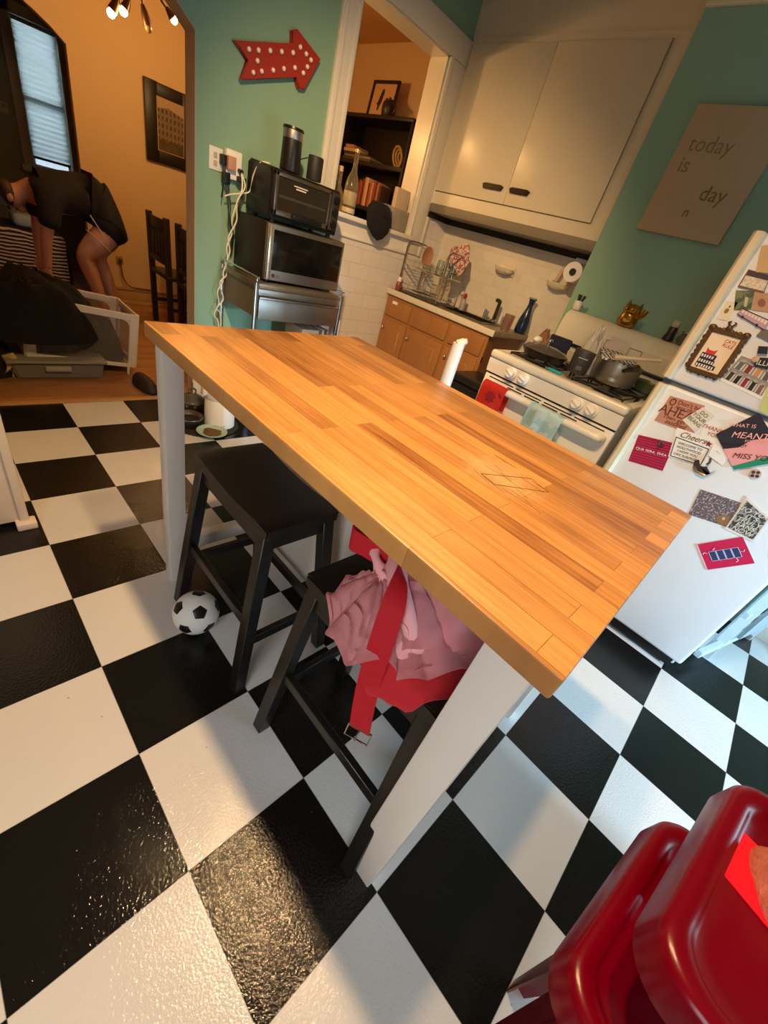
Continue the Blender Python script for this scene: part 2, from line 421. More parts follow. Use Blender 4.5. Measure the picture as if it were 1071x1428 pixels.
# ================================================================== THE ROOM
ZC = 2.70
struct('floor', B().box((-1.6, -4.2, -.03), (3.22, .335, 0)), m_floor, smooth=False)
struct('floor', B().box((-1.6, .335, -.03), (3.5, 4.6, 0)), m_woodfloor, smooth=False)
struct('trim_1', B().box((-.05, .30, 0), (1.05, .352, .006), .003), M('#b78a58', .4))
struct('ceiling', B().box((-1.6, -4.2, ZC), (3.3, .33, ZC + .05)), m_ceil, smooth=False)
struct('ceiling', B().box((-1.6, .33, ZC), (3.6, 4.7, ZC + .05)), M('#c9965a', .7), smooth=False)

ARCH = [(1.07, 0), (1.07, 1.785), (.985, 1.845), (.90, 1.89), (.78, 1.94), (.64, 1.975), (.5, 1.985), (.36, 1.975), (.22, 1.94), (.10, 1.89), (.015, 1.835), (-.05, 1.78), (-.05, 0)]
def arch_wall(b, x0, x1, y0, y1, arch, top=ZC):
    """left and right piers plus the curved head of an arched opening"""
    xs = [p[0] for p in arch]; xr, xl = max(xs), min(xs)
    if xl > x0: b.box((x0, y0, 0), (xl, y1, top))
    b.box((xr, y0, 0), (x1, y1, top))
    crown = [p for p in arch if p[1] > 0]
    for (xa, za), (xb, zb) in zip(crown, crown[1:]):
        b.prism([(xa, za), (xa, top), (xb, top), (xb, zb)], 'y', y0, y1)
    return b
# kitchen wall with the arch and the pass-through
b = arch_wall(B(), -1.6, 1.98, .35, .45, ARCH)
b.box((1.98, .35, 0), (2.765, .45, 1.27)); b.box((1.98, .35, 2.33), (2.765, .45, ZC)); b.box((2.765, .35, 0), (3.22, .45, ZC))
struct('wall_back', b, m_green, smooth=False)
# plaster lining of the arch, visible as a tan strip
b = B()
for (xa, za), (xb, zb) in zip(ARCH, ARCH[1:]):
    d = (Vector((xb - xa, 0, zb - za))).normalized(); nn = Vector((d.z, 0, -d.x)) * -.004
    b.quad([(xa, .346, za), (xb, .346, zb), (xb, .458, zb), (xa, .458, za)], nn, .004)
struct('trim_2', b, M('#b9a184', .5), smooth=False)
# dining side of the same wall
b = arch_wall(B(), -1.6, 1.98, .451, .457, ARCH)
b.box((1.98, .451, 0), (2.765, .457, 1.27)); b.box((1.98, .451, 2.33), (2.765, .457, ZC)); b.box((2.765, .451, 0), (3.5, .457, ZC))
struct('wall_dining_front', b, m_orange, smooth=False)
# orange dining wall with a second arched opening
ARCH2 = [(x + .02, z) for (x, z) in ARCH]
b = arch_wall(B(), -1.6, 3.5, 2.65, 2.71, ARCH2)
struct('wall_dining_back', b, m_orange, smooth=False)
struct('wall_dining_right', B().box((3.5, .44, 0), (3.6, 4.6, ZC)), m_orange, smooth=False)
struct('wall_dining_left', B().box((-1.7, .457, 0), (-1.6, 4.6, ZC)), m_orange, smooth=False)
# far room wall with the blind window
WX0, WX1, WZ0, WZ1 = 1.11, 1.47, .86, 2.04
b = B().box((-1.6, 4.6, 0), (WX0, 4.7, ZC)); b.box((WX1, 4.6, 0), (3.5, 4.7, ZC)); b.box((WX0, 4.6, 0), (WX1, 4.7, WZ0)); b.box((WX0, 4.6, WZ1), (WX1, 4.7, ZC))
struct('wall_far', b, m_grey_wall, smooth=False)
b = B()
for a, c in (((WX0 - .09, 4.57, WZ0 - .06), (WX0, 4.6, WZ1 + .09)), ((WX1, 4.57, WZ0 - .06), (WX1 + .09, 4.6, WZ1 + .09)), ((WX0 - .09, 4.57, WZ1), (WX1 + .09, 4.6, WZ1 + .09)), ((WX0 - .12, 4.53, WZ0 - .05), (WX1 + .12, 4.6, WZ0))):
    b.box(a, c, .004)
wn = struct('window_1', b, M('#c9c2b0', .45))
obj('window_sash', B().box((WX0, 4.655, WZ0), (WX0 + .03, 4.68, WZ1)).box((WX1 - .03, 4.655, WZ0), (WX1, 4.68, WZ1)).box((WX0, 4.655, 1.42), (WX1, 4.68, 1.47)).box((WX0, 4.655, WZ0), (WX1, 4.68, WZ0 + .03)), M('#c9c2b0', .45), wn)
obj('window_pane', B().box((WX0, 4.67, WZ0), (WX1, 4.674, WZ1)), M('#eef3f6', .05, trans=1.0, var=0), wn)
# pleated blind, a translucent shade lowered almost to the sill
b = B(); nz = 46; zb0 = WZ0 + .10; pts = [(WX0 + .012, 4.635 - (.012 if i % 2 else 0), zb0 + (WZ1 - .03 - zb0) * i / nz) for i in range(nz + 1)]
for p, q in zip(pts, pts[1:]):
    b.quad([p, (WX1 - .012, p[1], p[2]), (WX1 - .012, q[1], q[2]), q], (0, 1, 0), .001)
mb, nt, bs = new_mat('pleated_shade')
tr = N(nt, 'ShaderNodeBsdfTranslucent'); tr.inputs[0].default_value = (.62, .66, .66, 1)
df = N(nt, 'ShaderNodeBsdfDiffuse'); nt.links.new(mixc(nt, noise_n(nt, 9, 2, obj_co(nt)), (.42, .44, .42), (.55, .56, .53)), df.inputs[0])
mx = N(nt, 'ShaderNodeMixShader'); mx.inputs[0].default_value = .55; nt.links.new(df.outputs[0], mx.inputs[1]); nt.links.new(tr.outputs[0], mx.inputs[2])
nt.links.new(mx.outputs[0], nt.nodes['Material Output'].inputs[0])
t = thing('window_blind', 'grey pleated blind drawn down over the far window', 'blind', (1.29, 4.62, zb0))
obj('shade', b, mb, t, smooth=False)
obj('bottom_rail', B().box((WX0 + .01, 4.622, zb0 - .022), (WX1 - .01, 4.645, zb0 + .002), .004), M('#2c2824', .5), t)
obj('head_rail', B().box((WX0 + .005, 4.615, WZ1 - .03), (WX1 - .005, 4.648, WZ1), .003), M('#5c574c', .5), t)

# kitchen right wall (green), alcove and soffit
GX, GY = 2.68, -1.22
struct('wall_right', B().box((GX, -4.2, 0), (GX + .12, GY, ZC)), m_green, smooth=False)
struct('wall_alcove_side', B().box((GX + .12, GY - .12, 0), (3.22, GY, ZC)), m_trim, smooth=False)
struct('wall_alcove_back', B().box((3.22, GY, 0), (3.34, .35, ZC)), m_backsplash, smooth=False)
struct('wall_soffit', B().box((2.95, GY, 2.485), (3.22, .35, ZC)), m_cupboard, smooth=False)
b = B().box((-1.7, -4.2, 0), (-1.6, -3.6, ZC)).box((-1.7, -2.6, 0), (-1.6, .457, ZC)).box((-1.7, -3.6, 0), (-1.6, -2.6, .85)).box((-1.7, -3.6, 2.05), (-1.6, -2.6, ZC))
struct('wall_left', b, M('#8f8a7c', .6), smooth=False)
struct('added_window', B().box((-1.6, -3.69, .78), (-1.575, -3.6, 2.05), .004).box((-1.6, -2.6, .78), (-1.575, -2.51, 2.05), .004).box((-1.6, -3.69, 2.05), (-1.576, -2.51, 2.14), .004).box((-1.6, -3.7, .79), (-1.54, -2.5, .85), .004), m_trim)  # unseen window, added only as the opening for the side fill
b = B().box((-1.6, -4.3, 0), (.95, -4.2, ZC)).box((2.1, -4.3, 0), (2.8, -4.2, ZC)).box((.95, -4.3, 0), (2.1, -4.2, .25)).box((.95, -4.3, 1.3), (2.1, -4.2, ZC))
struct('wall_front', b, M('#8f8a7c', .6), smooth=False)
b = B()
for a, c in (((.86, -4.2, .2), (.95, -4.175, 1.3)), ((2.1, -4.2, .2), (2.19, -4.175, 1.3)), ((.86, -4.2, 1.3), (2.19, -4.174, 1.39)), ((.84, -4.2, .19), (2.21, -4.14, .25))): b.box(a, c, .004)
struct('window_2', b, m_trim)
struct('trim_3', B().box((2.645, -4.2, 2.455), (GX, GY, 2.56), .012).box((2.655, -4.2, 2.44), (GX, GY, 2.456), .004), m_cupboard)
# white tile on the half wall and the pass-through casing
struct('wall_half_tile', B().box((1.98, .338, 0), (3.22, .35, 1.18)).box((2.80, .337, 1.18), (3.22, .35, 1.56)), m_halftile, smooth=False)
b = B().box((1.85, .325, 1.30), (1.98, .352, 2.329), .004).box((1.85, .325, 2.33), (2.965, .352, 2.46), .004).box((2.765, .325, 1.18), (2.965, .352, 2.329), .004)
b.box((1.858, .317, 1.30), (1.885, .33, 2.32), .003).box((1.945, .317, 1.30), (1.972, .33, 2.33), .003)
b.box((2.93, .317, 1.18), (2.96, .33, 2.32), .003).box((2.775, .317, 1.18), (2.795, .33, 2.33), .003)
struct('trim_4', b, m_trim)
struct('trim_5', B().box((1.90, .29, 1.27), (2.80, .53, 1.30), .006).box((1.96, .322, 1.165), (2.80, .35, 1.185), .004).box((1.96, .33, 1.185), (2.80, .35, 1.27)), m_white)
struct('trim_6', B().box((2.755, .352, 1.30), (2.766, .515, 2.33)).box((1.979, .352, 1.30), (1.99, .515, 2.33)).box((1.98, .352, 2.322), (2.766, .515, 2.331)), M('#e8dcc2', .3, var=.03, bump=.1, bscale=12))
# baseboards
struct('baseboard_back', B().box((1.05, .33, 0), (1.98, .35, .13), .004).box((1.05, .322, .0), (1.98, .35, .10), .004), m_trim)
struct('baseboard_dining', B().box((1.09, 2.63, 0), (3.5, 2.65, .13), .004).box((1.09, 2.622, .13), (3.5, 2.65, .155), .006).box((1.09, 2.61, 0), (3.5, 2.65, .03), .004), M('#b8935e', .5))
struct('baseboard_right', B().box((2.66, -4.2, 0), (GX, GY, .12), .004), m_trim)
# low white cabinet end at the left edge of the photograph
t = thing('low_cabinet', 'white cabinet end with moulded base at the left edge beside the arch', 'cabinet', (-.35, -.25, 0))
obj('cabinet_body', B().box((-.62, -.76, .02), (-.045, .30, .92), .004), M('#e6d6c4', .4), t)
obj('side_panel', B().box((-.055, -.775, 0), (-.028, .30, .90), .004), M('#e6d6c4', .4), t)
obj('base_foot', B().box((-.07, -.80, 0), (-.01, -.75, .028), .004), M('#e6d6c4', .4), t)
obj('countertop', B().box((-.64, -.80, .92), (-.02, .31, .95), .005), m_white, t)

# ================================================================== ISLAND TABLE
t = thing('kitchen_island', 'high island table with butcher block top and white legs', 'table', (.65, -1.82, 0))
obj('tabletop', B().box((.275, -2.443, .861), (1.03, -1.20, .90), .004), m_top, t, label='oiled oak butcher block top with a worn patch')
m_leg = M('#e3ddd3', .4, var=.04, scale=6)
obj('leg', B().box((.291, -2.418, 0), (.345, -2.347, .861), .003), m_leg, t)
obj('leg', B().box((.286, -1.29, 0), (.342, -1.24, .861), .003), m_leg, t)
obj('leg', B().box((.975, -2.415, 0), (1.02, -2.35, .861), .003), m_leg, t)
obj('leg', B().box((.975, -1.29, 0), (1.02, -1.24, .861), .003), m_leg, t)
obj('back_panel', B().box((.64, -2.36, .13), (.655, -1.245, .861)), m_leg, t)
obj('side_panel', B().box((.655, -1.26, .13), (.975, -1.245, .861)), m_leg, t)
obj('shelf', B().box((.655, -2.36, .13), (1.015, -1.26, .155)).box((.655, -2.36, .48), (1.015, -1.26, .50)), m_leg, t)
obj('stretcher', B().box((.342, -1.285, .134), (.64, -1.245, .183), .002), m_leg, t)
obj('stretcher', B().box((.345, -2.40, .60), (.64, -2.365, .65), .002), m_leg, t)
# pencil-like scratches on the worn patch
b = B()
for i in range(16):
    x, y = .585 + random.random() * .14, -2.21 + random.random() * .15; L = .02 + random.random() * .05; a = random.uniform(-.5, .2)
    b.tube([(x, y, .9001), (x + L * math.sin(a) * .6, y - L * math.cos(a), .9001)], .0004, 4)
b.tube([(.60, -2.105, .9004), (.715, -2.165, .9004), (.70, -2.215, .9004), (.592, -2.145, .9004), (.60, -2.105, .9004)], .0007, 4)
obj('scratch_marks', b, M('#6b4420', .8), t, label='dark scratches on the worn patch')

# ================================================================== STOOLS
def make_stool(loc, label, group):
    t = thing('saddle_stool', label, 'stool', loc, group=group, world=False)
    def seat(i, j):
        pass
    W, L, th = .222, .405, .034; b = B(); n = 14; prof = []
    for i in range(n + 1):
        y = -L/2 + L * i / n; k = (2 * y / L); prof.append((y, .592 + .020 * k * k - (.008 if abs(k) > .98 else 0)))
    poly = [(y, z) for y, z in prof] + [(y, z - th + (.006 if abs(y) > L * .49 else 0)) for y, z in prof[::-1]]
    b.prism(poly, 'x', -W/2, W/2, .005); obj('seat', b, m_black_wood, t)
    fx, fy, sx, sy = .155, .208, .092, .172
    legs = {}
    for ax in (-1, 1):
        for ay in (-1, 1):
            obj('leg', B().leg((ax * fx, ay * fy, 0), (ax * sx, ay * sy, .575), .036), m_black_wood, t); legs[ax, ay] = 1
    def at(ax, ay, z): k = z / .575; return Vector((ax * (fx + (sx - fx) * k), ay * (fy + (sy - fy) * k), z))
    for ax in (-1, 1):
        z = .265 if ax < 0 else .175
        obj('stretcher', B().bar(at(ax, -1, z), at(ax, 1, z), .018, .034), m_black_wood, t)
        obj('apron', B().bar(at(ax, -1, .545), at(ax, 1, .545), .018, .045), m_black_wood, t)
    for ay in (-1, 1):
        obj('stretcher', B().bar(at(-1, ay, .20), at(1, ay, .20), .018, .034), m_black_wood, t)
        obj('apron', B().bar(at(-1, ay, .545), at(1, ay, .545), .018, .045), m_black_wood, t)
    return t
s1 = make_stool((.437, -1.592, 0), 'black wooden saddle stool with an empty seat, beside the soccer ball', 'saddle stools under the island')
s2 = dup(s1, (.440, -2.152, 0), 0, 'black wooden saddle stool holding the pink and red clothes')

# ------------------------------------------------------------------ clothes on the near stool
def drape(x0, y0, k):
    return lambda x, y: -k * max(0, x0 - x) ** 1.0 - 0
b = heap((.445, -2.24, .606), .145, .10, .024, seed=3, lobes=.12, fold=.4, droop=lambda x, y: -1.6 * max(0, .33 - x))
one('red_apron', b, m_redcloth, 'red cloth apron lying under the pink garment on the stool', 'apron', loc=(.43, -2.235, .606))
t = thing('pink_garment', 'crumpled pale pink cotton garment heaped on the near stool', 'clothes', (.43, -2.19, .64))
def fan(O, bp, hump, pleats, amp, seed, nr=26, nt=90, hang=0.0):
    """a sheet of cloth gathered at O and spread to the outline bp, with radiating folds and a hem"""
    O = Vector(O); P = smooth_path(bp, 10); b = B()
    def f(i, j):
        k = j * (len(P) - 1); a = int(min(k, len(P) - 2)); e = P[a].lerp(P[a + 1], k - a); q = i
        v = O.lerp(e, q); w_ = j * pleats + .35 * noise.noise(Vector((j * 5, q * 1.6, seed)))
        tri = abs((w_ % 1.0) * 2 - 1); tri = tri * tri * (3 - 2 * tri)
        fold = amp * (q ** .7) * (tri - .45) + .35 * amp * (1 - abs(noise.noise(Vector((j * 9 + q * 3, q * 5 - j * 4, seed + 3)))) * 2.4)
        side = Vector((-(e - O).y, (e - O).x, 0)); side = side.normalized() if side.length > 1e-6 else side
        v = v + Vector((0, 0, hump * math.sin(PI * q ** .8) + fold)) + side * amp * .5 * q * math.sin(2 * PI * w_)
        if q > .93: v.z += .003
        return v
    b.grid(f, nr, nt); bmesh.ops.solidify(b.bm, geom=b.bm.faces[:], thickness=.0035); return b
b = heap((.455, -2.19, .635), .115, .095, .055, seed=8, lobes=.15, fold=.4, nt=72, nr=24, freq=2.0, p=2.5)
obj('body', b, m_pink, t)
obj('lower_layer', fan((.46, -2.07, .675), [(.350, -2.10, .655), (.322, -2.20, .640), (.312, -2.255, .618), (.385, -2.302, .630), (.490, -2.332, .634), (.560, -2.290, .640), (.622, -2.21, .645), (.63, -2.10, .65)], .020, 9, .012, 4.0), m_pink, t)
obj('upper_layer', fan((.465, -2.065, .725), [(.372, -2.115, .715), (.338, -2.19, .705), (.328, -2.243, .672), (.395, -2.282, .672), (.475, -2.314, .665), (.548, -2.280, .675), (.602, -2.20, .685), (.61, -2.10, .68)], .035, 6, .022, 11.0), m_pink, t)
obj('rolled_fold', B().tube(smooth_path([(.50, -2.05, .735), (.43, -2.09, .742), (.372, -2.145, .738), (.352, -2.20, .712), (.345, -2.245, .672)], 5), [.010 + .010 * math.sin(PI * k / 20) for k in range(21)], 10), m_pink, t)
obj('sleeve', fan((.385, -2.10, .70), [(.335, -2.055, .668), (.290, -2.062, .655), (.262, -2.105, .640), (.246, -2.150, .628), (.262, -2.195, .618), (.305, -2.205, .628), (.345, -2.18, .66)], .018, 4, .020, 21.0, nt=60), m_pink, t)
obj('cuff', B().tube(smooth_path([(.43, -2.045, .705), (.405, -2.052, .725), (.388, -2.075, .725), (.392, -2.10, .705), (.40, -2.13, .69)], 5), [.014 + .006 * math.sin(k * .5) for k in range(21)], 10), m_pink, t)
obj('hem_stitch', B().tube([Vector((.335, -2.262, .622)).lerp(Vector((.50, -2.318, .628)), k / 12) + Vector((0, 0, .012 + .004 * math.sin(k))) for k in range(13)], .0010, 5), M('#d9818c', .9), t)
# red webbing strap with buckle
t = thing('webbing_strap', 'long red webbing strap with a metal buckle hanging off the stool', 'strap', (.30, -2.19, .40))
pts = [(.53, -2.035, .69), (.46, -2.02, .735), (.392, -2.005, .742), (.372, -2.012, .738), (.385, -2.045, .735), (.42, -2.088, .722), (.40, -2.125, .745), (.358, -2.160, .762), (.318, -2.188, .738), (.300, -2.203, .66), (.297, -2.213, .55), (.298, -2.232, .425)]
wds = [(0, .2, 1), (0, .1, 1), (.1, .1, 1), (.2, .3, 1), (.1, 0, 1), (.5, .6, .8), (.75, 1, .3), (.3, 1, 0), (-.2, 1, .1), (-.4, 1, .05), (-.45, 1, 0), (-.45, 1, 0)]
P = smooth_path(pts, 5); Wd = smooth_path(wds, 5)
obj('webbing', B().ribbon(P, Wd, .045, .003), M('#c01524', .75, var=.1, scale=60, bump=.3, bscale=500), t)
b = B(); u = Vector((-.45, 1, 0)).normalized(); c = Vector((.298, -2.2325, .419))
b.tube([c - u * .025 + Vector((0, 0, .012)), c + u * .025 + Vector((0, 0, .012)), c + u * .026 + Vector((0, 0, -.03)), c - u * .026 + Vector((0, 0, -.03))], .0022, 8, closed=True)
b.tube([c + Vector((0, 0, .012)), c + Vector((-.004, 0, -.03))], .0018, 6)
obj('buckle', b, m_chrome, t, label='square chrome buckle')

# ------------------------------------------------------------------ soccer ball (truncated icosahedron panels)
def soccer(loc, r):
    ph = (1 + 5 ** .5) / 2
    V = [Vector(v).normalized() for v in [(0, s1_, s2_ * ph) for s1_ in (1, -1) for s2_ in (1, -1)] + [(s1_, s2_ * ph, 0) for s1_ in (1, -1) for s2_ in (1, -1)] + [(s2_ * ph, 0, s1_) for s1_ in (1, -1) for s2_ in (1, -1)]]
    rot = Matrix.Rotation(.5, 3, 'X') @ Matrix.Rotation(.35, 3, 'Z')
    # turn one black patch towards the camera
    view = Vector((-.39, -.91, 1.15)).normalized(); q = V[0].rotation_difference((view + Vector((.15, 0, -.1))).normalized()).to_matrix()
    V = [(q @ Matrix.Rotation(.2, 3, V[0])) @ v for v in V]
    b = B(); b.sphere((0, 0, r), r, n=48); white = b
    t = thing('soccer_ball', 'small white soccer ball with black patches beside the stool leg', 'ball', loc, world=False)
    obj('cover', white, M('#ecebe6', .55, var=.03, bump=.15, bscale=300), t)
    for v in V:
        nb = sorted([x for x in V if x is not v], key=lambda x: (x - v).length)[:5]
        cs = [(v * 2 + x).normalized() for x in nb]
        e1 = (cs[0] - v * cs[0].dot(v)).normalized(); e2 = v.cross(e1); cs.sort(key=lambda c: math.atan2(c.dot(e2), c.dot(e1)))
        b = B(); rings = []; K = 6
        for k in range(K + 1):
            row = []
            for i in range(5):
                for sgm in range(3):
                    c = cs[i].lerp(cs[(i+1) % 5], sgm / 3); d = v.lerp(c, k / K).normalized(); row.append(b.bm.verts.new(d * (r + (.0012 if k < K else -.001)) + Vector((0, 0, r))))
            rings.append(row)
        n = 15
        for k in range(K):
            for i in range(n): b.bm.faces.new((rings[k][i], rings[k][(i+1) % n], rings[k+1][(i+1) % n], rings[k+1][i]))
        bmesh.ops.remove_doubles(b.bm, verts=rings[0], dist=.001)
        obj('black_patch', b, m_black, t)
soccer((.278, -1.522, .001), .072)

# ================================================================== SINK ALCOVE
t = thing('wall_cupboard', 'tall cream double-door wall cupboard above the sink', 'cupboard', (3.08, -.44, 1.47))
obj('carcass', B().box((2.955, -1.21, 1.557), (3.215, .335, 2.484)), m_cupboard, t)
b = B().box((2.94, -1.21, 1.557), (2.957, .335, 1.633)).box((2.94, -1.21, 2.452), (2.957, .335, 2.484)).box((2.94, -1.21, 1.633), (2.957, -1.022, 2.452)).box((2.94, .322, 1.633), (2.957, .335, 2.452))
obj('face_frame', b, m_cupboard, t, smooth=False)
for y0, y1, hy0, hy1 in ((-.345, .318, -.31, -.13), (-1.018, -.3475, -.53, -.365)):
    d = obj('door', B().box((2.925, y0, 1.638), (2.945, y1, 2.448), .004), m_cupboard, t)
    hb = B(); yc = (hy0 + hy1) / 2; hb.prism([(hy0, 1.73), (hy0 + .02, 1.738), (hy1 - .02, 1.738), (hy1, 1.73), (hy1 - .012, 1.706), (hy0 + .012, 1.706)], 'x', 2.905, 2.924, .004)
    obj('handle', hb, M('#3b3025', .35, .6), d, label='dark bronze bar handle')
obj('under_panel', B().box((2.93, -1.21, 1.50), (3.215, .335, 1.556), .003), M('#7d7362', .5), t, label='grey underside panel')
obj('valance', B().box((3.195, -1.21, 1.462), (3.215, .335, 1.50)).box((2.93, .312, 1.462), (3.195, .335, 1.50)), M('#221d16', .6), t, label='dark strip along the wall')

t = thing('base_cabinet', 'honey oak sink base cabinet with raised panel doors', 'cabinet', (2.96, -.21, 0))
obj('carcass', B().box((2.725, -.765, .09), (3.20, .33, .862)).box((2.76, -.755, 0), (3.20, .33, .09)), M('#7a4a22', .45, var=.15), t)
b = B().box((2.708, -.765, .825), (2.727, .33, .862)).box((2.708, -.765, .665), (2.727, .33, .705)).box((2.708, -.765, .09), (2.727, .33, .13))
for y0, y1 in ((-.765, -.735), (-.43, -.385), (.0, .03), (.305, .33)): b.box((2.7075, y0, .09), (2.727, y1, .862))
obj('face_frame', b, m_cab, t, smooth=False)
for y0, y1 in ((-.74, -.425), (-.392, .006), (.024, .312)):
    obj('drawer', B().box((2.694, y0, .698), (2.71, y1, .832), .006), m_cab, t)
    d = obj('door', B().box((2.694, y0, .12), (2.71, y1, .672), .005), m_cab, t)
    obj('door_panel', B().box((2.688, y0 + .06, .18), (2.70, y1 - .06, .61), .009, 1), m_cab, d)
    obj('knob', B().sphere((2.678, y1 - .035, .60), .014).cyl((2.68, y1 - .035, .60), (2.694, y1 - .035, .60), .006), m_chrome, d)
obj('tag', B().box((2.692, .185, .80), (2.6945, .245, .822)), m_paper, t, label='torn white paper tag')
b = B()
for a, c in (((2.688, -.80, .863), (2.80, .334, .901)), ((3.14, -.80, .863), (3.215, .334, .901)), ((2.80, .03, .863), (3.14, .334, .901)), ((2.80, -.80, .863), (3.14, -.60, .901))): b.box(a, c, .003)
t = thing('countertop', 'pale laminate worktop over the oak sink cabinet', 'worktop', (2.95, -.23, .863))
obj('slab', b, M('#8f836c', .35, var=.25, scale=60), t)
obj('front_edge', B().box((2.683, -.803, .861), (2.690, .334, .903), .002), M('#d8cbb2', .4, var=.12, scale=50), t)
t = thing('kitchen_sink', 'stainless drop-in sink with dark basin in the pale worktop', 'sink', (2.97, -.29, .72))
b = B(); b.box((2.79, -.61, .901), (2.82, .04, .908), .003).box((3.10, -.61, .901), (3.15, .04, .908), .003).box((2.82, -.61, .901), (3.10, -.58, .908), .003).box((2.82, .01, .901), (3.10, .04, .908), .003)
obj('rim', b, M('#8d8878', .3, .9), t)
b = B().box((2.805, -.595, .735), (3.135, .025, .745)).box((2.805, -.595, .745), (2.815, .025, .902)).box((3.12, -.595, .745), (3.135, .025, .902)).box((2.815, -.595, .745), (3.12, -.585, .902)).box((2.815, .015, .745), (3.12, .025, .902))
obj('basin', b, M('#4a463b', .35, .7), t)
t = thing('faucet', 'tall dark faucet post behind the sink', 'faucet', (3.115, -.50, .908))
obj('base', B().lathe([(.03, 0), (.03, .012), (.02, .02)], (3.115, -.50, .908)), m_steel, t)
obj('spout', B().tube(smooth_path([(3.115, -.50, .92), (3.115, -.50, 1.04), (3.11, -.50, 1.062), (3.07, -.495, 1.066)], 4), .014, 12), M('#4b3f2c', .3, .8), t)
for y, z in ((-.42, .97), (-.60, .965)):
    obj('tap_handle', B().cyl((3.115, y, .908), (3.115, y, z), .013).cyl((3.115, y + .02, .908), (3.115, y + .02, z + .008), .010), m_steel, t)
t = thing('soap_bottle', 'clear soap bottle with a red pump top behind the sink', 'bottle', (3.06, -.20, .908))
obj('bottle', B().lathe([(.022, 0), (.024, .01), (.024, .07), (.010, .09)], (3.06, -.20, .908)), M('#c9c0b0', .15, trans=.5), t)
obj('pump', B().lathe([(.012, .088), (.014, .10), (.014, .118), (.006, .128)], (3.06, -.20, .908)), M('#a02430', .4), t)
t = thing('vase', 'slim dark blue glass vase on the end of the worktop', 'vase', (3.13, -.755, .903), world=False)
obj('body', B().lathe([(.040, 0), (.048, .01), (.048, .05), (.044, .09), (.032, .14), (.022, .18), (.018, .205), (.024, .235), (.030, .248)], (0, 0, 0)), M('#1c3350', .15, trans=.25, var=.1), t)
obj('rim', B().lathe([(.028, .243), (.032, .246), (.032, .252), (.028, .255)], (0, 0, 0)), M('#7b93a3', .15), t)
one('drinking_glass', B().lathe([(.030, 0), (.033, .004), (.038, .115), (.036, .115), (.031, .008), (.001, .007)], (2.90, -.752, .903), cap=False), M('#c9a898', .08, trans=.8, var=0), 'plain glass tumbler at the worktop end beside the blue vase', 'glass')

# dish rack with its load
t = thing('dish_rack', 'two-tier chrome wire dish rack at the left end of the worktop', 'dish rack', (2.89, .08, .903))
def uframe(y, x0, x1, z1):
    return smooth_path([(x0, y, .91), (x0, y, z1 - .05), (x0 + .012, y, z1 - .012), (x0 + .05, y, z1), (x1 - .05, y, z1), (x1 - .012, y, z1 - .012), (x1, y, z1 - .05), (x1, y, .91)], 4)
for y in (.30, -.15): obj('end_frame', B().tube(uframe(y, 2.765, 3.02, 1.27), .006), m_chrome, t)
for z in (.93, 1.10):
    b = B()
    for x in (2.765, 3.02): b.tube([(x, .30, z), (x, -.15, z)], .005)
    for k in range(19): yy = .30 - .45 * k / 18; b.tube([(2.765, yy, z), (3.02, yy, z)], .0022, 5)
    b.tube([(2.765, .30, z + .04), (2.765, -.15, z + .04)], .004)
    for k in range(7): yy = .27 - .065 * k; b.tube([(2.86, yy, z), (2.86, yy, z + .05), (2.93, yy, z + .05), (2.93, yy, z)], .0022, 5)
    obj('tier', b, m_chrome, t)
obj('drip_tray', B().box((2.755, -.16, .903), (3.03, .31, .912), .003), M('#4a4234', .3), t, label='dark drip tray')
for i, (x, y, z, lab) in enumerate(((2.95, .06, 1.105, 'clear glass upside down on the rack upper tier, nearest the left'), (2.95, -.02, 1.105, 'clear glass upside down in the middle of the rack upper tier'), (2.95, -.085, 1.105, 'clear glass upside down on the rack upper tier beside the patterned mitt'))):
    one('drinking_glass', B().lathe([(.034, 0), (.036, .002), (.029, .10), (.001, .102), (.001, .098), (.027, .096), (.033, .001)], (x, y, z), cap=False), M('#dfe8e2', .04, trans=.95, var=0), lab, 'glass', 'glasses on the dish rack')
def plate(loc, r, rot, mat, label):
    b = B().lathe([(.001, .002), (r * .6, .0), (r, .016), (r, .020), (r * .6, .006), (.001, .007)], (0, 0, 0), 32, cap=False); b.xf(Matrix.Translation(loc) @ rot)
    return one('plate', b, mat, label, 'plate', 'plates in the dish rack', loc=loc)
plate(Vector((2.90, .12, 1.02)), .075, Matrix.Rotation(PI/2, 4, 'X') @ Matrix.Rotation(.1, 4, 'Y'), M('#c9c4b6', .3), 'pale plate standing in the lower tier of the dish rack')
plate(Vector((2.90, -.06, 1.02)), .08, Matrix.Rotation(PI/2, 4, 'X') @ Matrix.Rotation(-.1, 4, 'Y'), M('#b9ab90', .3), 'tan plate standing at the right of the rack lower tier')
plate(Vector((2.90, .20, 1.195)), .075, Matrix.Rotation(PI/2, 4, 'X') @ Matrix.Rotation(.1, 4, 'Y'), M('#c08a6a', .3), 'terracotta plate standing on the rack upper tier')
b = heap((0, 0, 0), .10, .115, .03, seed=5, lobes=.25, fold=.5, nt=48, nr=16); b.xf(Matrix.Translation((2.96, -.09, 1.25)) @ Matrix.Rotation(-PI/2, 4, 'Y') @ Matrix.Rotation(.3, 4, 'Z'))
one('oven_mitt', b, mat_speckle((.30, .10, .09), (.62, .45, .38), 55, .5, .9), 'pink and cream speckled mitt hanging at the right of the dish rack', 'oven mitt', loc=(2.96, -.09, 1.25))
t = thing('dish_soap', 'squeeze bottle of orange dish soap at the left front of the worktop', 'bottle', (2.745, .275, .903))
obj('bottle', B().lathe([(.020, 0), (.024, .01), (.024, .05), (.014, .07)], (2.745, .275, .903)), M('#a4532c', .3, trans=.3), t)
obj('label', B().lathe([(.0165, .066), (.017, .07), (.017, .095), (.013, .10)], (2.745, .275, .903)), m_paper, t)
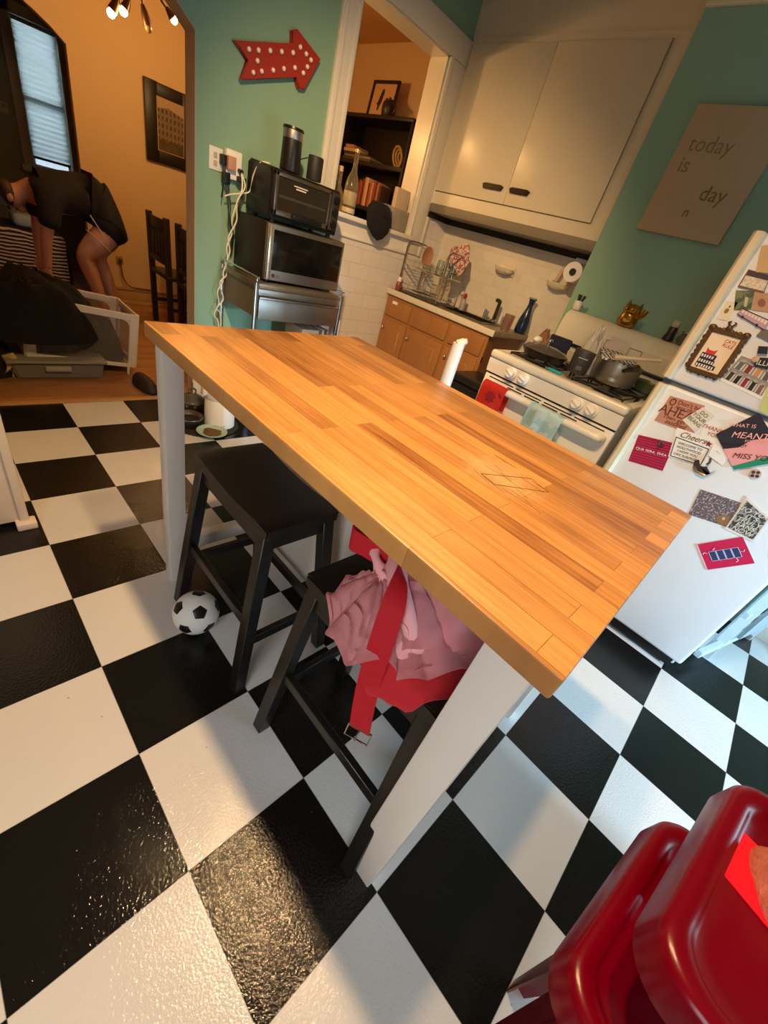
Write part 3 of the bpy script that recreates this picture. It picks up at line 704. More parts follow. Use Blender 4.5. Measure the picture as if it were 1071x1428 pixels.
obj('cap', B().lathe([(.011, .10), (.011, .12), (.006, .135)], (2.745, .275, .903)), M('#6c2a1c', .4), t)

# wall dishes and the paper roll
def soap_dish(y, z, lab):
    t = thing('soap_dish', lab, 'soap dish', (3.19, y, z), group='ceramic wall dishes')
    b = B()
    for i in range(1):
        b.lathe([(.03, -.03), (.07, -.015), (.085, .01), (.08, .014), (.05, .0), (.001, -.004)], (0, 0, 0), 28, cap=False)
    b.xf(Matrix.Translation((3.165, y, z)) @ Matrix.Diagonal((.55, 1.05, 1, 1))); obj('bowl', b, M('#d9ccb2', .25), t)
    obj('wall_plate', B().box((3.205, y - .075, z - .035), (3.219, y + .075, z + .03), .006), M('#d9ccb2', .25), t); return t
soap_dish(-.395, 1.275, 'empty ceramic soap dish on the tiled wall right of the dish rack')
soap_dish(-.87, 1.28, 'ceramic wall dish holding a scrub brush near the green wall')
t = thing('scrub_brush', 'tan scrub brush standing in the right wall dish', 'brush', (3.16, -.85, 1.285))
obj('handle', B().tube([(3.16, -.85, 1.29), (3.17, -.87, 1.40)], [.016, .012], 10), M('#c7ac82', .6), t)
obj('bristles', B().tube([(3.16, -.85, 1.281), (3.16, -.851, 1.30)], [.024, .022], 12), M('#8d7350', .9), t)
t = thing('paper_roll', 'white paper towel roll end-on against the tile beside the green wall', 'paper roll', (3.12, -.99, 1.36))
b = B(); b.lathe([(.022, -.10), (.060, -.10), (.060, .10), (.022, .10), (.022, -.10)], (0, 0, 0), 32, cap=False); b.xf(Matrix.Translation((3.11, -.985, 1.375)) @ Matrix.Rotation(PI/2, 4, 'Y') @ Matrix.Rotation(-.25, 4, 'X')); obj('roll', b, m_paper, t)
b = B(); b.lathe([(.018, -.11), (.021, -.11), (.021, .11), (.018, .11)], (0, 0, 0), 20); b.xf(Matrix.Translation((3.11, -.985, 1.375)) @ Matrix.Rotation(PI/2, 4, 'Y') @ Matrix.Rotation(-.25, 4, 'X')); obj('core', b, M('#2b2119', .8), t)
obj('bracket', B().box((3.19, -1.06, 1.44), (3.219, -.91, 1.47), .004).bar((3.20, -.985, 1.44), (3.20, -.985, 1.375), .012, .012), m_white, t)

# ================================================================== STOVE
t = thing('gas_stove', 'old white gas stove with four round knobs beside the fridge', 'stove', (2.2, -1.665, 0))
SY0, SY1 = -2.028, -1.302
obj('body', B().box((1.905, SY0 + .006, .03), (2.52, SY1 - .006, .885)), m_gloss_white, t)
obj('cooktop', B().box((1.862, SY0, .885), (1.94, SY1, .925), .014, 3).box((1.92, SY0, .885), (2.54, SY0 + .045, .923), .006).box((1.92, SY1 - .045, .885), (2.54, SY1, .923), .006).box((2.46, SY0, .885), (2.54, SY1, .923), .006).box((1.90, SY0 + .01, .875), (2.5, SY1 - .01, .900)), M('#ded7c6', .25, var=.06), t)
obj('control_panel', B().prism([(1.905, .816), (1.878, .816), (1.868, .883), (1.905, .883)], 'y', SY0 + .003, SY1 - .003, .003), m_gloss_white, t)
for y in (-1.452, -1.526, -1.818, -1.890):
    k = B().lathe([(.030, 0), (.030, .008), (.024, .012), (.021, .026), (.001, .027)], (0, 0, 0), 24).box((-.004, -.021, .02), (.004, .021, .033), .002)
    k.xf(Matrix.Translation((1.873, y, .852)) @ Matrix.Rotation(-PI/2 + .14, 4, 'Y') @ Matrix.Rotation(random.uniform(-.6, .6), 4, 'Z')); obj('knob', k, m_gloss_white, t)
obj('gap_line', B().box((1.895, SY0 + .01, .806), (1.93, SY1 - .01, .817)), M('#161210', .8), t, label='dark gap above the oven door')
d = obj('oven_door', B().box((1.885, SY0 + .004, .19), (1.93, SY1 - .004, .806), .006), m_gloss_white, t)
b = B()
for z0, y0, y1 in ((.793, -1.99, -1.33), (.780, -1.86, -1.45), (.769, -1.86, -1.45)):
    for k in range(4):
        ya = y0 + (y1 - y0) * k / 4 + .008; b.box((1.8835, ya, z0 - .0025), (1.888, ya + (y1 - y0) / 4 - .016, z0 + .0025))
obj('vent_slots', b, M('#100d0b', .8), d)
obj('handle', B().tube(smooth_path([(1.885, -1.355, .762), (1.85, -1.36, .764), (1.842, -1.39, .764), (1.842, -1.67, .764), (1.842, -1.94, .764), (1.85, -1.985, .764), (1.885, -1.992, .762)], 4), .0175, 12), m_gloss_white, d)
obj('drawer', B().box((1.887, SY0 + .004, .05), (1.93, SY1 - .004, .182), .005), m_gloss_white, t)
b = B().prism([(2.535, .91), (2.515, .915), (2.50, .99), (2.505, 1.10), (2.525, 1.155), (2.555, 1.178), (2.60, 1.182), (2.62, 1.17), (2.625, .91)], 'y', SY0 + .003, SY1 - .0, .006)
bg = obj('backguard', b, M('#d6cdb4', .22, var=.04), t)
obj('trim_strip', B().box((2.488, SY0 + .02, 1.005), (2.506, SY1 - .02, 1.022), .002), M('#191512', .4), bg)
b = B()
for (y0, z0, y1, z1) in ((-1.60, 1.098, -1.80, 1.100), (-1.60, 1.040, -1.80, 1.042), (-1.60, 1.040, -1.6015, 1.099), (-1.80, 1.040, -1.8015, 1.099)): b.box((2.500, min(y0, y1), min(z0, z1)), (2.5235, max(y0, y1) + .001, max(z0, z1)))
obj('panel_outline', b, M('#8c8268', .4), bg)
for (gx, gy) in ((2.07, -1.49), (2.35, -1.49), (2.07, -1.84), (2.35, -1.84)):
    g = B().tube([(gx - .115, gy - .125, .930), (gx + .115, gy - .125, .930), (gx + .115, gy + .125, .930), (gx - .115, gy + .125, .930)], .0055, 6, closed=True)
    for a in range(4):
        ca, sa = math.cos(a * PI/2 + PI/4), math.sin(a * PI/2 + PI/4); g.tube([(gx + .16 * ca, gy + .17 * sa, .930), (gx + .04 * ca, gy + .04 * sa, .933)], .005, 6)
    for dx in (-.115, .115):
        for dy in (-.125, .125): g.tube([(gx + dx, gy + dy, .899), (gx + dx, gy + dy, .931)], .005, 6)
    gr = obj('burner_grate', g, M('#0d0c0b', .6), t)
    obj('burner_cap', B().lathe([(.055, .900), (.055, .905), (.036, .908), (.036, .918), (.001, .920)], (gx, gy, 0)), M('#171513', .5), gr)

# towels over the oven handle
def towel(y0, y1, ztop, zf, zb, name, mat, label, seed):
    def f(i, j):
        y = y0 + (y1 - y0) * i; s = j
        if s < .42: q = s / .42; x = 1.815 - .003 * (1 - q); z = zf + (ztop - zf) * q
        elif s < .58: q = (s - .42) / .16; a = PI * q; x = 1.842 - .026 * math.cos(a); z = ztop + .020 * math.sin(a)
        else: q = (s - .58) / .42; x = 1.870; z = ztop - (ztop - zb) * q
        nz = noise.noise(Vector((y * 16 + seed, z * 5, 0))); x += (.004 * nz if s > .5 else .010 * nz - .004); return (x, y, z + .006 * noise.noise(Vector((y * 9, seed, 0))))
    b = B().grid(f, 26, 40); bmesh.ops.solidify(b.bm, geom=b.bm.faces[:], thickness=.0035)
    t = thing(name, label, 'towel', (1.84, (y0 + y1) / 2, zf)); obj('cloth', b, mat, t); return t
tw = towel(-1.495, -1.352, .765, .60, .66, 'kitchen_towel', M('#e23a28', .9, var=.08, bump=.2, bscale=300), 'bright orange-red kitchen towel hanging at the left of the oven handle', 2.0)
b = B()
for k in range(7):
    a = 2 * PI * k / 7; y, z = -1.425, .722; y2, z2 = y + .024 * math.cos(a), z + .024 * math.sin(a)
    b.prism([(y, z), (y + .02 * math.cos(a - .5), z + .02 * math.sin(a - .5)), (y + .034 * math.cos(a), z + .034 * math.sin(a)), (y + .02 * math.cos(a + .5), z + .02 * math.sin(a + .5))], 'x', 1.803, 1.805)
b.prism([(-1.49, .748), (-1.465, .762), (-1.47, .742)], 'x', 1.803, 1.805)
obj('flower_print', b, M('#8c1426', .9), tw, label='dark red printed flower')
towel(-1.815, -1.635, .765, .56, .62, 'kitchen_towel', mat_speckle((.74, .86, .80), (.55, .74, .70), 14, .52, .95), 'pale mint tie-dyed towel hanging at the middle of the oven handle', 9.0)

# things on the cooktop
t = thing('stock_pot', 'steel pot with a checkered cloth on it, on the right burners', 'pot', (2.24, -1.80, .935))
px, py = 2.24, -1.80
obj('body', B().lathe([(.001, .003), (.085, .0), (.10, .012), (.108, .06), (.108, .10), (.112, .102), (.112, .106), (.104, .106), (.104, .02), (.001, .015)], (px, py, .936), 36, cap=False), M('#a8a398', .32, .9), t)
obj('handle', B().tube(smooth_path([(px - .09, py - .055, 1.02), (px - .13, py - .085, 1.04), (px - .17, py - .12, 1.055)], 4), [.012] * 4 + [.016] * 5, 10), M('#4e4b45', .3, .8), t)
t = thing('pot_holder', 'black and white checkered potholder lying over the steel pot', 'pot holder', (2.24, -1.78, 1.045))
mc, nt, bs = new_mat('checkered_cloth'); ck = N(nt, 'ShaderNodeTexChecker'); nt.links.new(obj_co(nt), ck.inputs[0]); ck.inputs['Scale'].default_value = 62; ck.inputs[1].default_value = (.8, .75, .66, 1); ck.inputs[2].default_value = (.01, .01, .01, 1); nt.links.new(ck.outputs[0], bs.inputs['Base Color']); bs.inputs['Roughness'].default_value = .9
b = B().box((-.085, -.085, 0), (.085, .085, .009), .004); b.xf(Matrix.Translation((2.235, -1.775, 1.05)) @ Matrix.Rotation(.5, 4, 'Z') @ Matrix.Rotation(-.18, 4, 'Y')); obj('cloth', b, mc, t)
one('cooking_spoon', B().tube([(2.12, -1.79, 1.06), (2.20, -1.90, 1.09), (2.24, -1.955, 1.105)], [.014, .007, .009], 8), M('#cfc0a4', .5), 'pale wooden spoon handle resting across the steel pot', 'spoon')
t = thing('canister', 'charcoal canister with pale lettering at the middle of the cooktop', 'canister', (2.10, -1.665, .937), world=False)
obj('body', B().lathe([(.044, 0), (.046, .004), (.050, .105), (.048, .109), (.001, .108)], (0, 0, 0), 32), M('#3a3a3a', .5, var=.1), t)
b = B()
for z, w0, h0 in ((.075, .040, .005), (.036, .022, .0022), (.030, .030, .0022), (.024, .026, .0022)):
    a0 = PI + .40
    for k in range(9):
        a = a0 + (k - 4) * w0 / .05 / 8; r = .0472 + .0045 * z / .105; b.sphere((r * math.cos(a), r * math.sin(a), z), h0 * .6, n=6)
obj('lettering', b, M('#b9b4a8', .6), t)
t = thing('plastic_bag', 'crumpled milky plastic bag between the canister and the pot', 'bag', (2.24, -1.635, .937))
b = heap((2.24, -1.635, .937), .055, .062, .19, seed=14, lobes=.25, fold=.28, p=2.4, nt=48, nr=20); obj('film', b, M('#d8d3c4', .25, trans=.15, var=.1, scale=40), t)
one('recipe_card', B().box((-.055, -.0015, 0), (.055, .0015, .10)).xf(Matrix.Translation((2.475, -1.685, 1.025)) @ Matrix.Rotation(PI/2 - .05, 4, 'Z') @ Matrix.Rotation(-.10, 4, 'X')), M('#d8c9b4', .8, var=.1), 'pinkish paper card leaning against the stove backguard', 'card')
t = thing('oven_glove', 'dark navy quilted cloth leaning at the left back of the cooktop', 'oven glove', (2.40, -1.39, .937))
b = B().box((-.065, -.012, 0), (.065, .012, .105), .009); b.xf(Matrix.Translation((2.41, -1.40, .937)) @ Matrix.Rotation(PI/2 + .12, 4, 'Z') @ Matrix.Rotation(-.2, 4, 'X')); obj('cloth', b, M('#25243c', .9, var=.15, bump=.4, bscale=60), t)
one('board_scrap', B().box((-.05, -.003, 0), (.05, .003, .055)).xf(Matrix.Translation((2.40, -1.52, .937)) @ Matrix.Rotation(PI/2, 4, 'Z') @ Matrix.Rotation(-.25, 4, 'X')), M('#cfc3a6', .7), 'cream cardboard piece leaning behind the charcoal canister', 'cardboard')
t = thing('frying_pan', 'black frying pan with a glass lid on the left burners', 'pan', (2.10, -1.47, .937))
obj('pan', B().lathe([(.001, .002), (.095, .0), (.118, .035), (.121, .035), (.10, .0), (.001, -.001)], (2.10, -1.47, .939), 36, cap=False), M('#141210', .4), t)
obj('lid', B().lathe([(.118, .036), (.10, .052), (.05, .064), (.001, .068)], (2.10, -1.47, .939), 36, cap=False), M('#8c8172', .08, trans=.7, var=0), t)
obj('lid_knob', B().lathe([(.006, .066), (.008, .08), (.016, .086), (.016, .095), (.001, .098)], (2.10, -1.47, .939), 16), m_chrome, t)
t = thing('snack_bag', 'open brown crinkled bag on the left back of the stove', 'bag', (2.30, -1.36, .937))
obj('film', heap((2.30, -1.345, .937), .05, .04, .10, seed=31, lobes=.3, fold=.4, nt=48, nr=16), M('#8a5f41', .3, var=.3, spec=.6), t)
one('garlic_bulb', B().sphere((2.12, -1.395, 1.01), .022, (1.6, 1, .8)), M('#e5dcc8', .6), 'small white bulb lying on the glass pan lid', 'garlic')
t = thing('lighter', 'cyan plastic lighter at the front edge of the cooktop', 'lighter', (1.93, -1.62, .926))
obj('body', B().box((-.010, -.045, 0), (.010, .03, .012), .004).xf(Matrix.Translation((1.925, -1.625, .927)) @ Matrix.Rotation(-.1, 4, 'Z')), M('#2fa9b8', .35), t)
obj('nozzle', B().box((-.008, .03, .001), (.008, .045, .011), .002).xf(Matrix.Translation((1.925, -1.625, .927)) @ Matrix.Rotation(-.1, 4, 'Z')), m_steel, t)
one('green_pan', B().lathe([(.001, .002), (.06, 0), (.075, .05), (.078, .05), (.062, 0), (.001, -.001)], (2.43, -1.935, .937), 30, cap=False), M('#4c5a44', .4), 'dull green bowl at the right back of the stove', 'bowl')

# things on top of the backguard
t = thing('ceramic_crock', 'little white crock with dark brushes on the left end of the stove back', 'crock', (2.575, -1.325, 1.183), world=False)
obj('pot', B().lathe([(.020, 0), (.025, .01), (.025, .042), (.021, .048), (.001, .047)], (0, 0, 0), 20), M('#d8d2c0', .35, var=.25, scale=90), t)
for dx, dy in ((0, -.012), (.006, .010), (-.008, 0)): obj('brush', B().tube([(dx, dy, .045), (dx * 1.6, dy * 1.7, .078)], [.006, .009], 8), M('#2a201a', .6), t)
t = thing('lucky_figurine', 'shiny gold cat-shaped figurine sitting on the stove back', 'figurine', (2.58, -1.625, 1.183), world=False)
mg = M('#b98628', .22, .9, var=.25, scale=30, bump=.3, bscale=60)
obj('body', B().lathe([(.040, 0), (.050, .012), (.052, .035), (.044, .06), (.001, .068)], (0, 0, 0), 28), mg, t)
obj('head', B().sphere((-.006, 0, .078), .042, (1, 1.12, .82), 24), mg, t)
for dy in (-.030, .030): obj('ear', B().cyl((-.006, dy, .098), (-.004, dy * 1.15, .126), .014, .001, 12), mg, t)
obj('paw', B().tube([(-.01, -.045, .055), (-.02, -.066, .075), (-.02, -.070, .098)], [.013, .013, .015], 10), mg, t)
obj('medallion', B().lathe([(.018, 0), (.018, .004), (.001, .006)], (0, 0, 0), 18).xf(Matrix.Translation((-.052, -.004, .038)) @ Matrix.Rotation(-PI/2, 4, 'Y')), M('#e3bd5d', .2, .9), t)
for dy in (-.014, .014): obj('eye', B().sphere((-.046, dy, .082), .006, n=10), m_black, t)
t = thing('pepper_grinder', 'dark pepper grinder with a pale cap at the right end of the stove back', 'grinder', (2.58, -1.855, 1.183), world=False)
obj('body', B().lathe([(.025, 0), (.026, .01), (.020, .035), (.022, .06), (.018, .066)], (0, 0, 0), 20), M('#2a211a', .4), t)
obj('cap', B().lathe([(.018, .066), (.021, .072), (.021, .094), (.016, .098), (.001, .098)], (0, 0, 0), 20), M('#b8b5a4', .4), t)
t = thing('glass_jar', 'round clear spice jar next to the pepper grinder on the stove back', 'jar', (2.58, -1.925, 1.183), world=False)
obj('jar', B().lathe([(.022, 0), (.030, .012), (.032, .03), (.022, .05), (.020, .054)], (0, 0, 0), 22), M('#8f8a72', .06, trans=.7, var=0), t)
obj('lid', B().lathe([(.021, .052), (.023, .055), (.023, .064), (.001, .066)], (0, 0, 0), 22), m_steel, t)

# ================================================================== canvas, trash can, upright tube
t = thing('wall_canvas', 'plain stretched canvas with gold lettering on the green wall', 'canvas', (2.66, -1.60, 1.62))
obj('canvas', B().box((2.648, -1.812, 1.62), (2.678, -1.405, 2.118), .003), M('#b39d7c', .6, var=.03, bump=.1, bscale=400), t)
mgold = M('#c9a76a', .25, .85)
def wtxt(s, y, z, size, mat, parent, x=2.6475, align='LEFT', **k):
    obj('lettering', text_bm(s, size, basis((x, y, z), (0, -1, 0), (0, 0, 1)), .0006, align, **k), mat, parent, smooth=False)
wtxt('today', -1.455, 1.975, .085, M('#8d7654', .6), t); wtxt('is', -1.455, 1.895, .085, M('#8d7654', .6), t)
wtxt('day', -1.615, 1.80, .085, mgold, t); wtxt('n', -1.585, 1.72, .06, mgold, t)
t = thing('trash_can', 'black flat-topped trash can between the oak cabinet and the stove', 'trash can', (2.36, -1.05, 0))
obj('bin', B().prism([(2.24, -1.20), (2.52, -1.20), (2.52, -.88), (2.24, -.88)], 'z', 0, .60, .012), M('#17140f', .4), t)
obj('lid', B().box((2.225, -1.215, .60), (2.535, -.865, .645), .015, 3), M('#1c1812', .3), t)
t = thing('upright_tube', 'slim white tube standing upright just behind the island', 'tube', (1.34, -1.46, 0))
obj('tube', B().tube([(1.335, -1.455, 0), (1.335, -1.455, .93), (1.335, -1.455, .975)], [.026, .0245, .024], 20), M('#efeae2', .5, var=.04), t)
obj('end_cap', B().tube([(1.335, -1.455, .970), (1.343, -1.466, .985), (1.350, -1.478, .992)], [.021, .015, .009], 14), M('#e4dccf', .5), t)

# ================================================================== FRIDGE
FY0, FY1 = -2.775, -2.075
t = thing('refrigerator', 'white top-freezer refrigerator covered with cards and magnets', 'refrigerator', (2.15, -2.42, 0))
obj('cabinet', B().box((1.865, FY0 + .01, .03), (2.5, FY1 - .01, 1.55), .006), m_fridge, t)
for nm, z0, z1 in (('freezer_door', 1.082, 1.558), ('fridge_door', .085, 1.066)):
    d = obj(nm, B().box((1.80, FY0, z0), (1.86, FY1, z1), .012, 3), m_fridge, t)
    hb = B().prism([(1.805, FY1 - .002), (1.785, FY1 - .002), (1.772, FY1 - .012), (1.772, FY1 - .030), (1.782, FY1 - .038), (1.805, FY1 - .040)], 'z', z0 + .004, z1 - .002, .003)
    obj('handle', hb, M('#d8c9a8', .4, var=.08), d, label='yellowed full-height edge handle')
obj('seal', B().box((1.815, FY0 + .01, 1.066), (1.865, FY1 - .01, 1.082)), M('#5a5c5c', .7), t, label='grey gap between the doors')
obj('kick_plate', B().box((1.86, FY0 + .02, .012), (1.88, FY1 - .02, .085)), M('#191817', .6), t)
for y in (FY0 + .06, FY1 - .06): obj('foot', B().cyl((1.90, y, 0), (1.90, y, .035), .02), m_black, t)

FX = 1.7995; layer = [0]
def card(name, label, cat, cs, mat, group=None, th=.0008, lay=0):
    """flat card held on the fridge front; cs = corners (y, z): top-left, top-right, bottom-right, bottom-left"""
    x = FX - .0014 * lay
    cy = sum(c[0] for c in cs) / len(cs); cz = sum(c[1] for c in cs) / len(cs)
    t = thing(name, label, cat, (x, cy, cz), group=group)
    obj('sheet', B().quad([(x, y, z) for y, z in cs], (-1, 0, 0), th), mat, t, smooth=False)
    tl, tr, br, bl = [Vector((x - th - .0002, *c)) for c in cs[:4]]
    def at(u, v): return tl.lerp(tr, u).lerp(bl.lerp(br, u), v)
    return t, at, (tr - tl) + (br - bl), (tl - bl) + (tr - br)
def ctext(t, at, X, Y, s, u, v, size, mat, nm='lettering', align='CENTER', **k):
    p = at(u, v) + Vector((-.0004, 0, 0)); obj(nm, text_bm(s, size, basis(p, X, Y), .0003, align, **k), mat, t, smooth=False)
def cpoly(t, at, poly, mat, nm, lift=.0003):
    b = B().quad([at(u, v) + Vector((-lift, 0, 0)) for u, v in poly], (-1, 0, 0), .0003); return obj(nm, b, mat, t, smooth=False)
def rect(u0, v0, u1, v1): return [(u0, v0), (u1, v0), (u1, v1), (u0, v1)]
def disc(u, v, r, ru=1.0, n=14): return [(u + r * ru * math.cos(2*PI*k/n), v + r * math.sin(2*PI*k/n)) for k in range(n)]
g = 'cards and magnets on the refrigerator'
# kraft card
t, at, X, Y = card('greeting_card', 'ragged kraft brown card reading AHEAD high on the lower fridge door', 'card', [(-2.140, 1.032), (-2.258, 1.044), (-2.285, .938), (-2.142, .930)], M('#b98068', .8, var=.12), g)
mi = M('#5e2c22', .8)
ctext(t, at, X, Y, 'Don\'t be', .62, .14, .022, mi); ctext(t, at, X, Y, 'less than', .60, .30, .022, mi, shear=.3); ctext(t, at, X, Y, 'AHEAD', .52, .50, .046, mi); ctext(t, at, X, Y, 'Then get', .42, .72, .022, mi); ctext(t, at, X, Y, 'zazzzled', .5, .87, .022, mi, shear=.3)
b = B().tube([at(.17 + .09 * math.cos(a) * .8, .17 + .11 * math.sin(a)) + Vector((-.001, 0, 0)) for a in [2*PI*k/20 for k in range(20)]], .0018, 5, closed=True); obj('badge', b, mi, t)
t, at, X, Y = card('note_card', 'small cream card with loopy green lettering over the kraft card', 'card', [(-2.255, 1.038), (-2.302, 1.026), (-2.282, .950), (-2.223, .972)], M('#d9d4c2', .8), g, lay=1)
for s, v in (('DO', .22), ('YOUR', .45), ('BEANS', .70)): ctext(t, at, X, Y, s, .5, v, .019, M('#5b6154', .8))
# que sera
mr = mat_planks('pink_wave_print', (.40, .012, .085), (.22, .006, .05), 'y', .011, .02, .7)
t, at, X, Y = card('postcard', 'raspberry wave-patterned postcard reading QUE SERA, SERA', 'card', [(-2.123, .858), (-2.250, .886), (-2.273, .773), (-2.146, .748)], M('#b01848', .7), g)
b = B()
for r in range(11):
    v = .06 + .088 * r
    pts = [at(u / 24, v + .016 * math.sin(u * 2.1)) + Vector((-.0003, 0, 0)) for u in range(25)]
    b.tube(pts, .0011, 4)
obj('wave_print', b, M('#6e0a2c', .7), t)
ctext(t, at, X, Y, 'QUE SERA, SERA', .5, .47, .0155, M('#f2e6ea', .6))
t2 = one('clip_magnet', B().box((1.785, -2.222, .862), (1.797, -2.200, .874), .002).tube([(1.785, -2.206, .868), (1.777, -2.209, .858)], .004, 8), M('#4a2a2a', .4), 'small dark clip magnet on the raspberry postcard', 'magnet', g)
# letterboard card
t, at, X, Y = card('letter_card', 'white card with a black framed letterboard message, beside the raspberry postcard', 'card', [(-2.224, .940), (-2.350, .952), (-2.370, .852), (-2.258, .832)], m_paper, g, lay=1)
ctext(t, at, X, Y, 'Cheers', .48, .16, .030, M('#6b3a34', .7), shear=.35)
b = B()
for p, q in (((.06, .30), (.98, .36)), ((.98, .36), (.96, .97)), ((.96, .97), (.06, .95)), ((.06, .95), (.06, .30))): b.tube([at(*p), at(*q)], .0016, 5)
obj('frame_line', b, m_ink, t)
for s, v in (('WELCOME TO', .46), ('HOLLYWOOD', .59), ('I HOPE YOU', .72), ('LIKE SURPRISES', .85)): ctext(t, at, X, Y, s, .5, v, .0125, m_ink)
cpoly(t, at, [(.90, .08), (.94, .14), (1.0, .14), (.96, .20), (.98, .28), (.92, .24), (.86, .28), (.87, .2), (.83, .15), (.88, .14)], M('#7a1f33', .7), 'star_print')
t, at, X, Y = card('thank_you_card', 'white card reading THANK YOU in red beside the dark quote card', 'card', [(-2.285, .998), (-2.365, 1.012), (-2.40, .925), (-2.315, .925)], m_paper, g)
ctext(t, at, X, Y, 'THANK', .38, .25, .020, M('#a3242e', .7)); ctext(t, at, X, Y, 'YOU', .45, .5, .018, M('#a3242e', .7))
t, at, X, Y = card('note_slip', 'small blank white note slip under the dark quote card', 'note', [(-2.356, .940), (-2.421, .928), (-2.423, .884), (-2.366, .896)], M('#eceae6', .8), g, lay=2)
ctext(t, at, X, Y, '~~~', .4, .35, .010, M('#9a8d8a', .8))
# quote card
t, at, X, Y = card('quote_card', 'navy, pink and green quote card reading MEANT and MISS YOU', 'card', [(-2.342, .972), (-2.405, 1.085), (-2.560, .985), (-2.458, .888)], M('#26232e', .7), g, lay=3)
cpoly(t, at, [(0, .42), (.3, .50), (.6, .44), (1, .52), (1, 1), (0, 1)], M('#e8a0a2', .7), 'pink_band'); cpoly(t, at, [(0, .90), (1, .84), (1, 1), (0, 1)], M('#1f8a63', .7), 'green_band', .0006)
mp_ = M('#f0b2ae', .7); mk = M('#2a2430', .7)
E2 = Vector((-.0006, 0, 0))
def q2(s, u, v, size, mat, **k): obj('lettering', text_bm(s, size, basis(at(u, v) + E2 * 2, X, Y), .0003, 'CENTER', **k), mat, t, smooth=False)
X = Vector((0, -.062, .113)); X = Vector((0, -1, .62)); Y = Vector((0, .62, 1))
X, Y = X.normalized(), Y.normalized()
tt = t
def world_text(s, y, z, size, mat, **k):
    obj('lettering', text_bm(s, size, basis((FX - .0014 * 3 - .0024, y, z), (0, -1, .38), (0, .38, 1)), .0003, 'CENTER', **k), mat, tt, smooth=False)
world_text('WHAT IS', -2.392, 1.030, .018, mp_); world_text('MEANT', -2.428, 1.008, .030, mp_, shear=.25); world_text('FOR YOU', -2.455, .998, .014, mp_)
world_text('WILL NOT', -2.412, .963, .014, mk); world_text('MISS YOU', -2.478, .950, .026, mk, shear=.25)
# charm, button magnet
t = thing('charm_magnet', 'brass and black charm with a chain hanging under the letterboard card', 'magnet', (1.797, -2.38, .85), group=g)
obj('chain', B().tube(smooth_path([(1.792, -2.377, .892), (1.791, -2.383, .878), (1.792, -2.380, .866)], 4), .004, 6), M('#7d6a3d', .35, .9), t)
obj('pendant', B().prism([(-2.340, .862), (-2.352, .868), (-2.365, .848), (-2.385, .858), (-2.405, .842), (-2.416, .862), (-2.408, .842), (-2.396, .828), (-2.368, .828), (-2.348, .842)], 'x', 1.788, 1.797, .002), M('#3a2626', .4), t)
obj('pendant_base', B().tube([(1.790, -2.350, .842), (1.790, -2.368, .829), (1.790, -2.398, .829)], .0045, 6), M('#a98f55', .3, .9), t)
t = thing('button_magnet', 'round magnet with a dark pinwheel print, alone on the white door', 'magnet', (1.797, -2.516, .904), group=g)
b = B().lathe([(.017, 0), (.017, .005), (.001, .006)], (0, 0, 0), 22); b.xf(Matrix.Translation((FX, -2.516, .904)) @ Matrix.Rotation(-PI/2, 4, 'Y')); obj('disc', b, M('#cdb7ae', .4), t)
for k in range(4):
    a = k * PI/2 + .4; y, z = -2.516 + .009 * math.cos(a), .904 + .009 * math.sin(a); obj('petal', B().prism([(y + .0055 * math.cos(x * PI/4), z + .0055 * math.sin(x * PI/4)) for x in range(8)], 'x', 1.7928, 1.794), M('#4a2a30', .5), t)
# photo print and bw print
t, at, X, Y = card('photo_print', 'speckled mauve photo print with a girl on a bench, low on the fridge', 'photo', [(-2.416, .775), (-2.542, .796), (-2.567, .697), (-2.437, .670)], mat_speckle((.12, .09, .10), (.42, .35, .38), 160, .56, .6), g)
cpoly(t, at, [(.62, .72), (.80, .58), (.92, .66), (.98, .95), (.70, .98)], M('#8c6a4a', .6), 'printed_bench'); cpoly(t, at, disc(.80, .74, .06, .6), M('#d0b08c', .6), 'printed_face', .0006)
t, at, X, Y = card('art_print', 'black and white patterned print with white hand lettering on the fridge', 'print', [(-2.544, .826), (-2.640, .790), (-2.652, .692), (-2.559, .686)], m_paper, g, lay=1)
cpoly(t, at, rect(.06, .08, .94, .93), mat_speckle((.04, .045, .05), (.30, .31, .28), 90, .5, .7), 'print_field')
for s, v in (('TO YOU', .2), ('IT\'S', .36), ('TRULY', .52), ('FANS', .68), ('NOW', .84)): obj('lettering', text_bm(s, .024, basis(at(.5, v) + Vector((-.0012, 0, 0)), (0, -1, .12), (0, .1, 1)), .0003, 'CENTER', shear=.2), M('#dfe0da', .7), t, smooth=False)
# magenta card with blue insect
t, at, X, Y = card('postcard', 'magenta postcard with a blue segmented creature, lowest on the fridge door', 'card', [(-2.525, .580), (-2.617, .691), (-2.700, .627), (-2.607, .512)], M('#c8154f', .7, var=.05), g)
cpoly(t, at, rect(-.0, -.0, .03, 1), M('#e9c9d2', .7), 'card_edge')
mb_ = M('#2e3a6e', .6); mw_ = M('#cfd3e6', .6)
for k in range(4): cpoly(t, at, rect(.20 + .16 * k, .34, .34 + .16 * k, .70), mb_, 'body_segment')
b = B()
for k in range(4):
    for p, q in ((rect(.20 + .16 * k, .34, .34 + .16 * k, .70)[i], rect(.20 + .16 * k, .34, .34 + .16 * k, .70)[(i+1) % 4]) for i in range(4)): b.tube([at(*p) + E2, at(*q) + E2], .0007, 4)
b.tube([at(.84, .5) + E2, at(.90, .52) + E2, at(.93, .46) + E2], .001, 4); b.tube([at(.70, .72) + E2, at(.72, .82) + E2, at(.66, .86) + E2], .0012, 4); b.tube([at(.16, .40) + E2, at(.10, .34) + E2, at(.06, .40) + E2], .0012, 4); b.tube([at(.3, .3) + E2, at(.36, .24) + E2], .0012, 4)
obj('line_art', b, mw_, t)
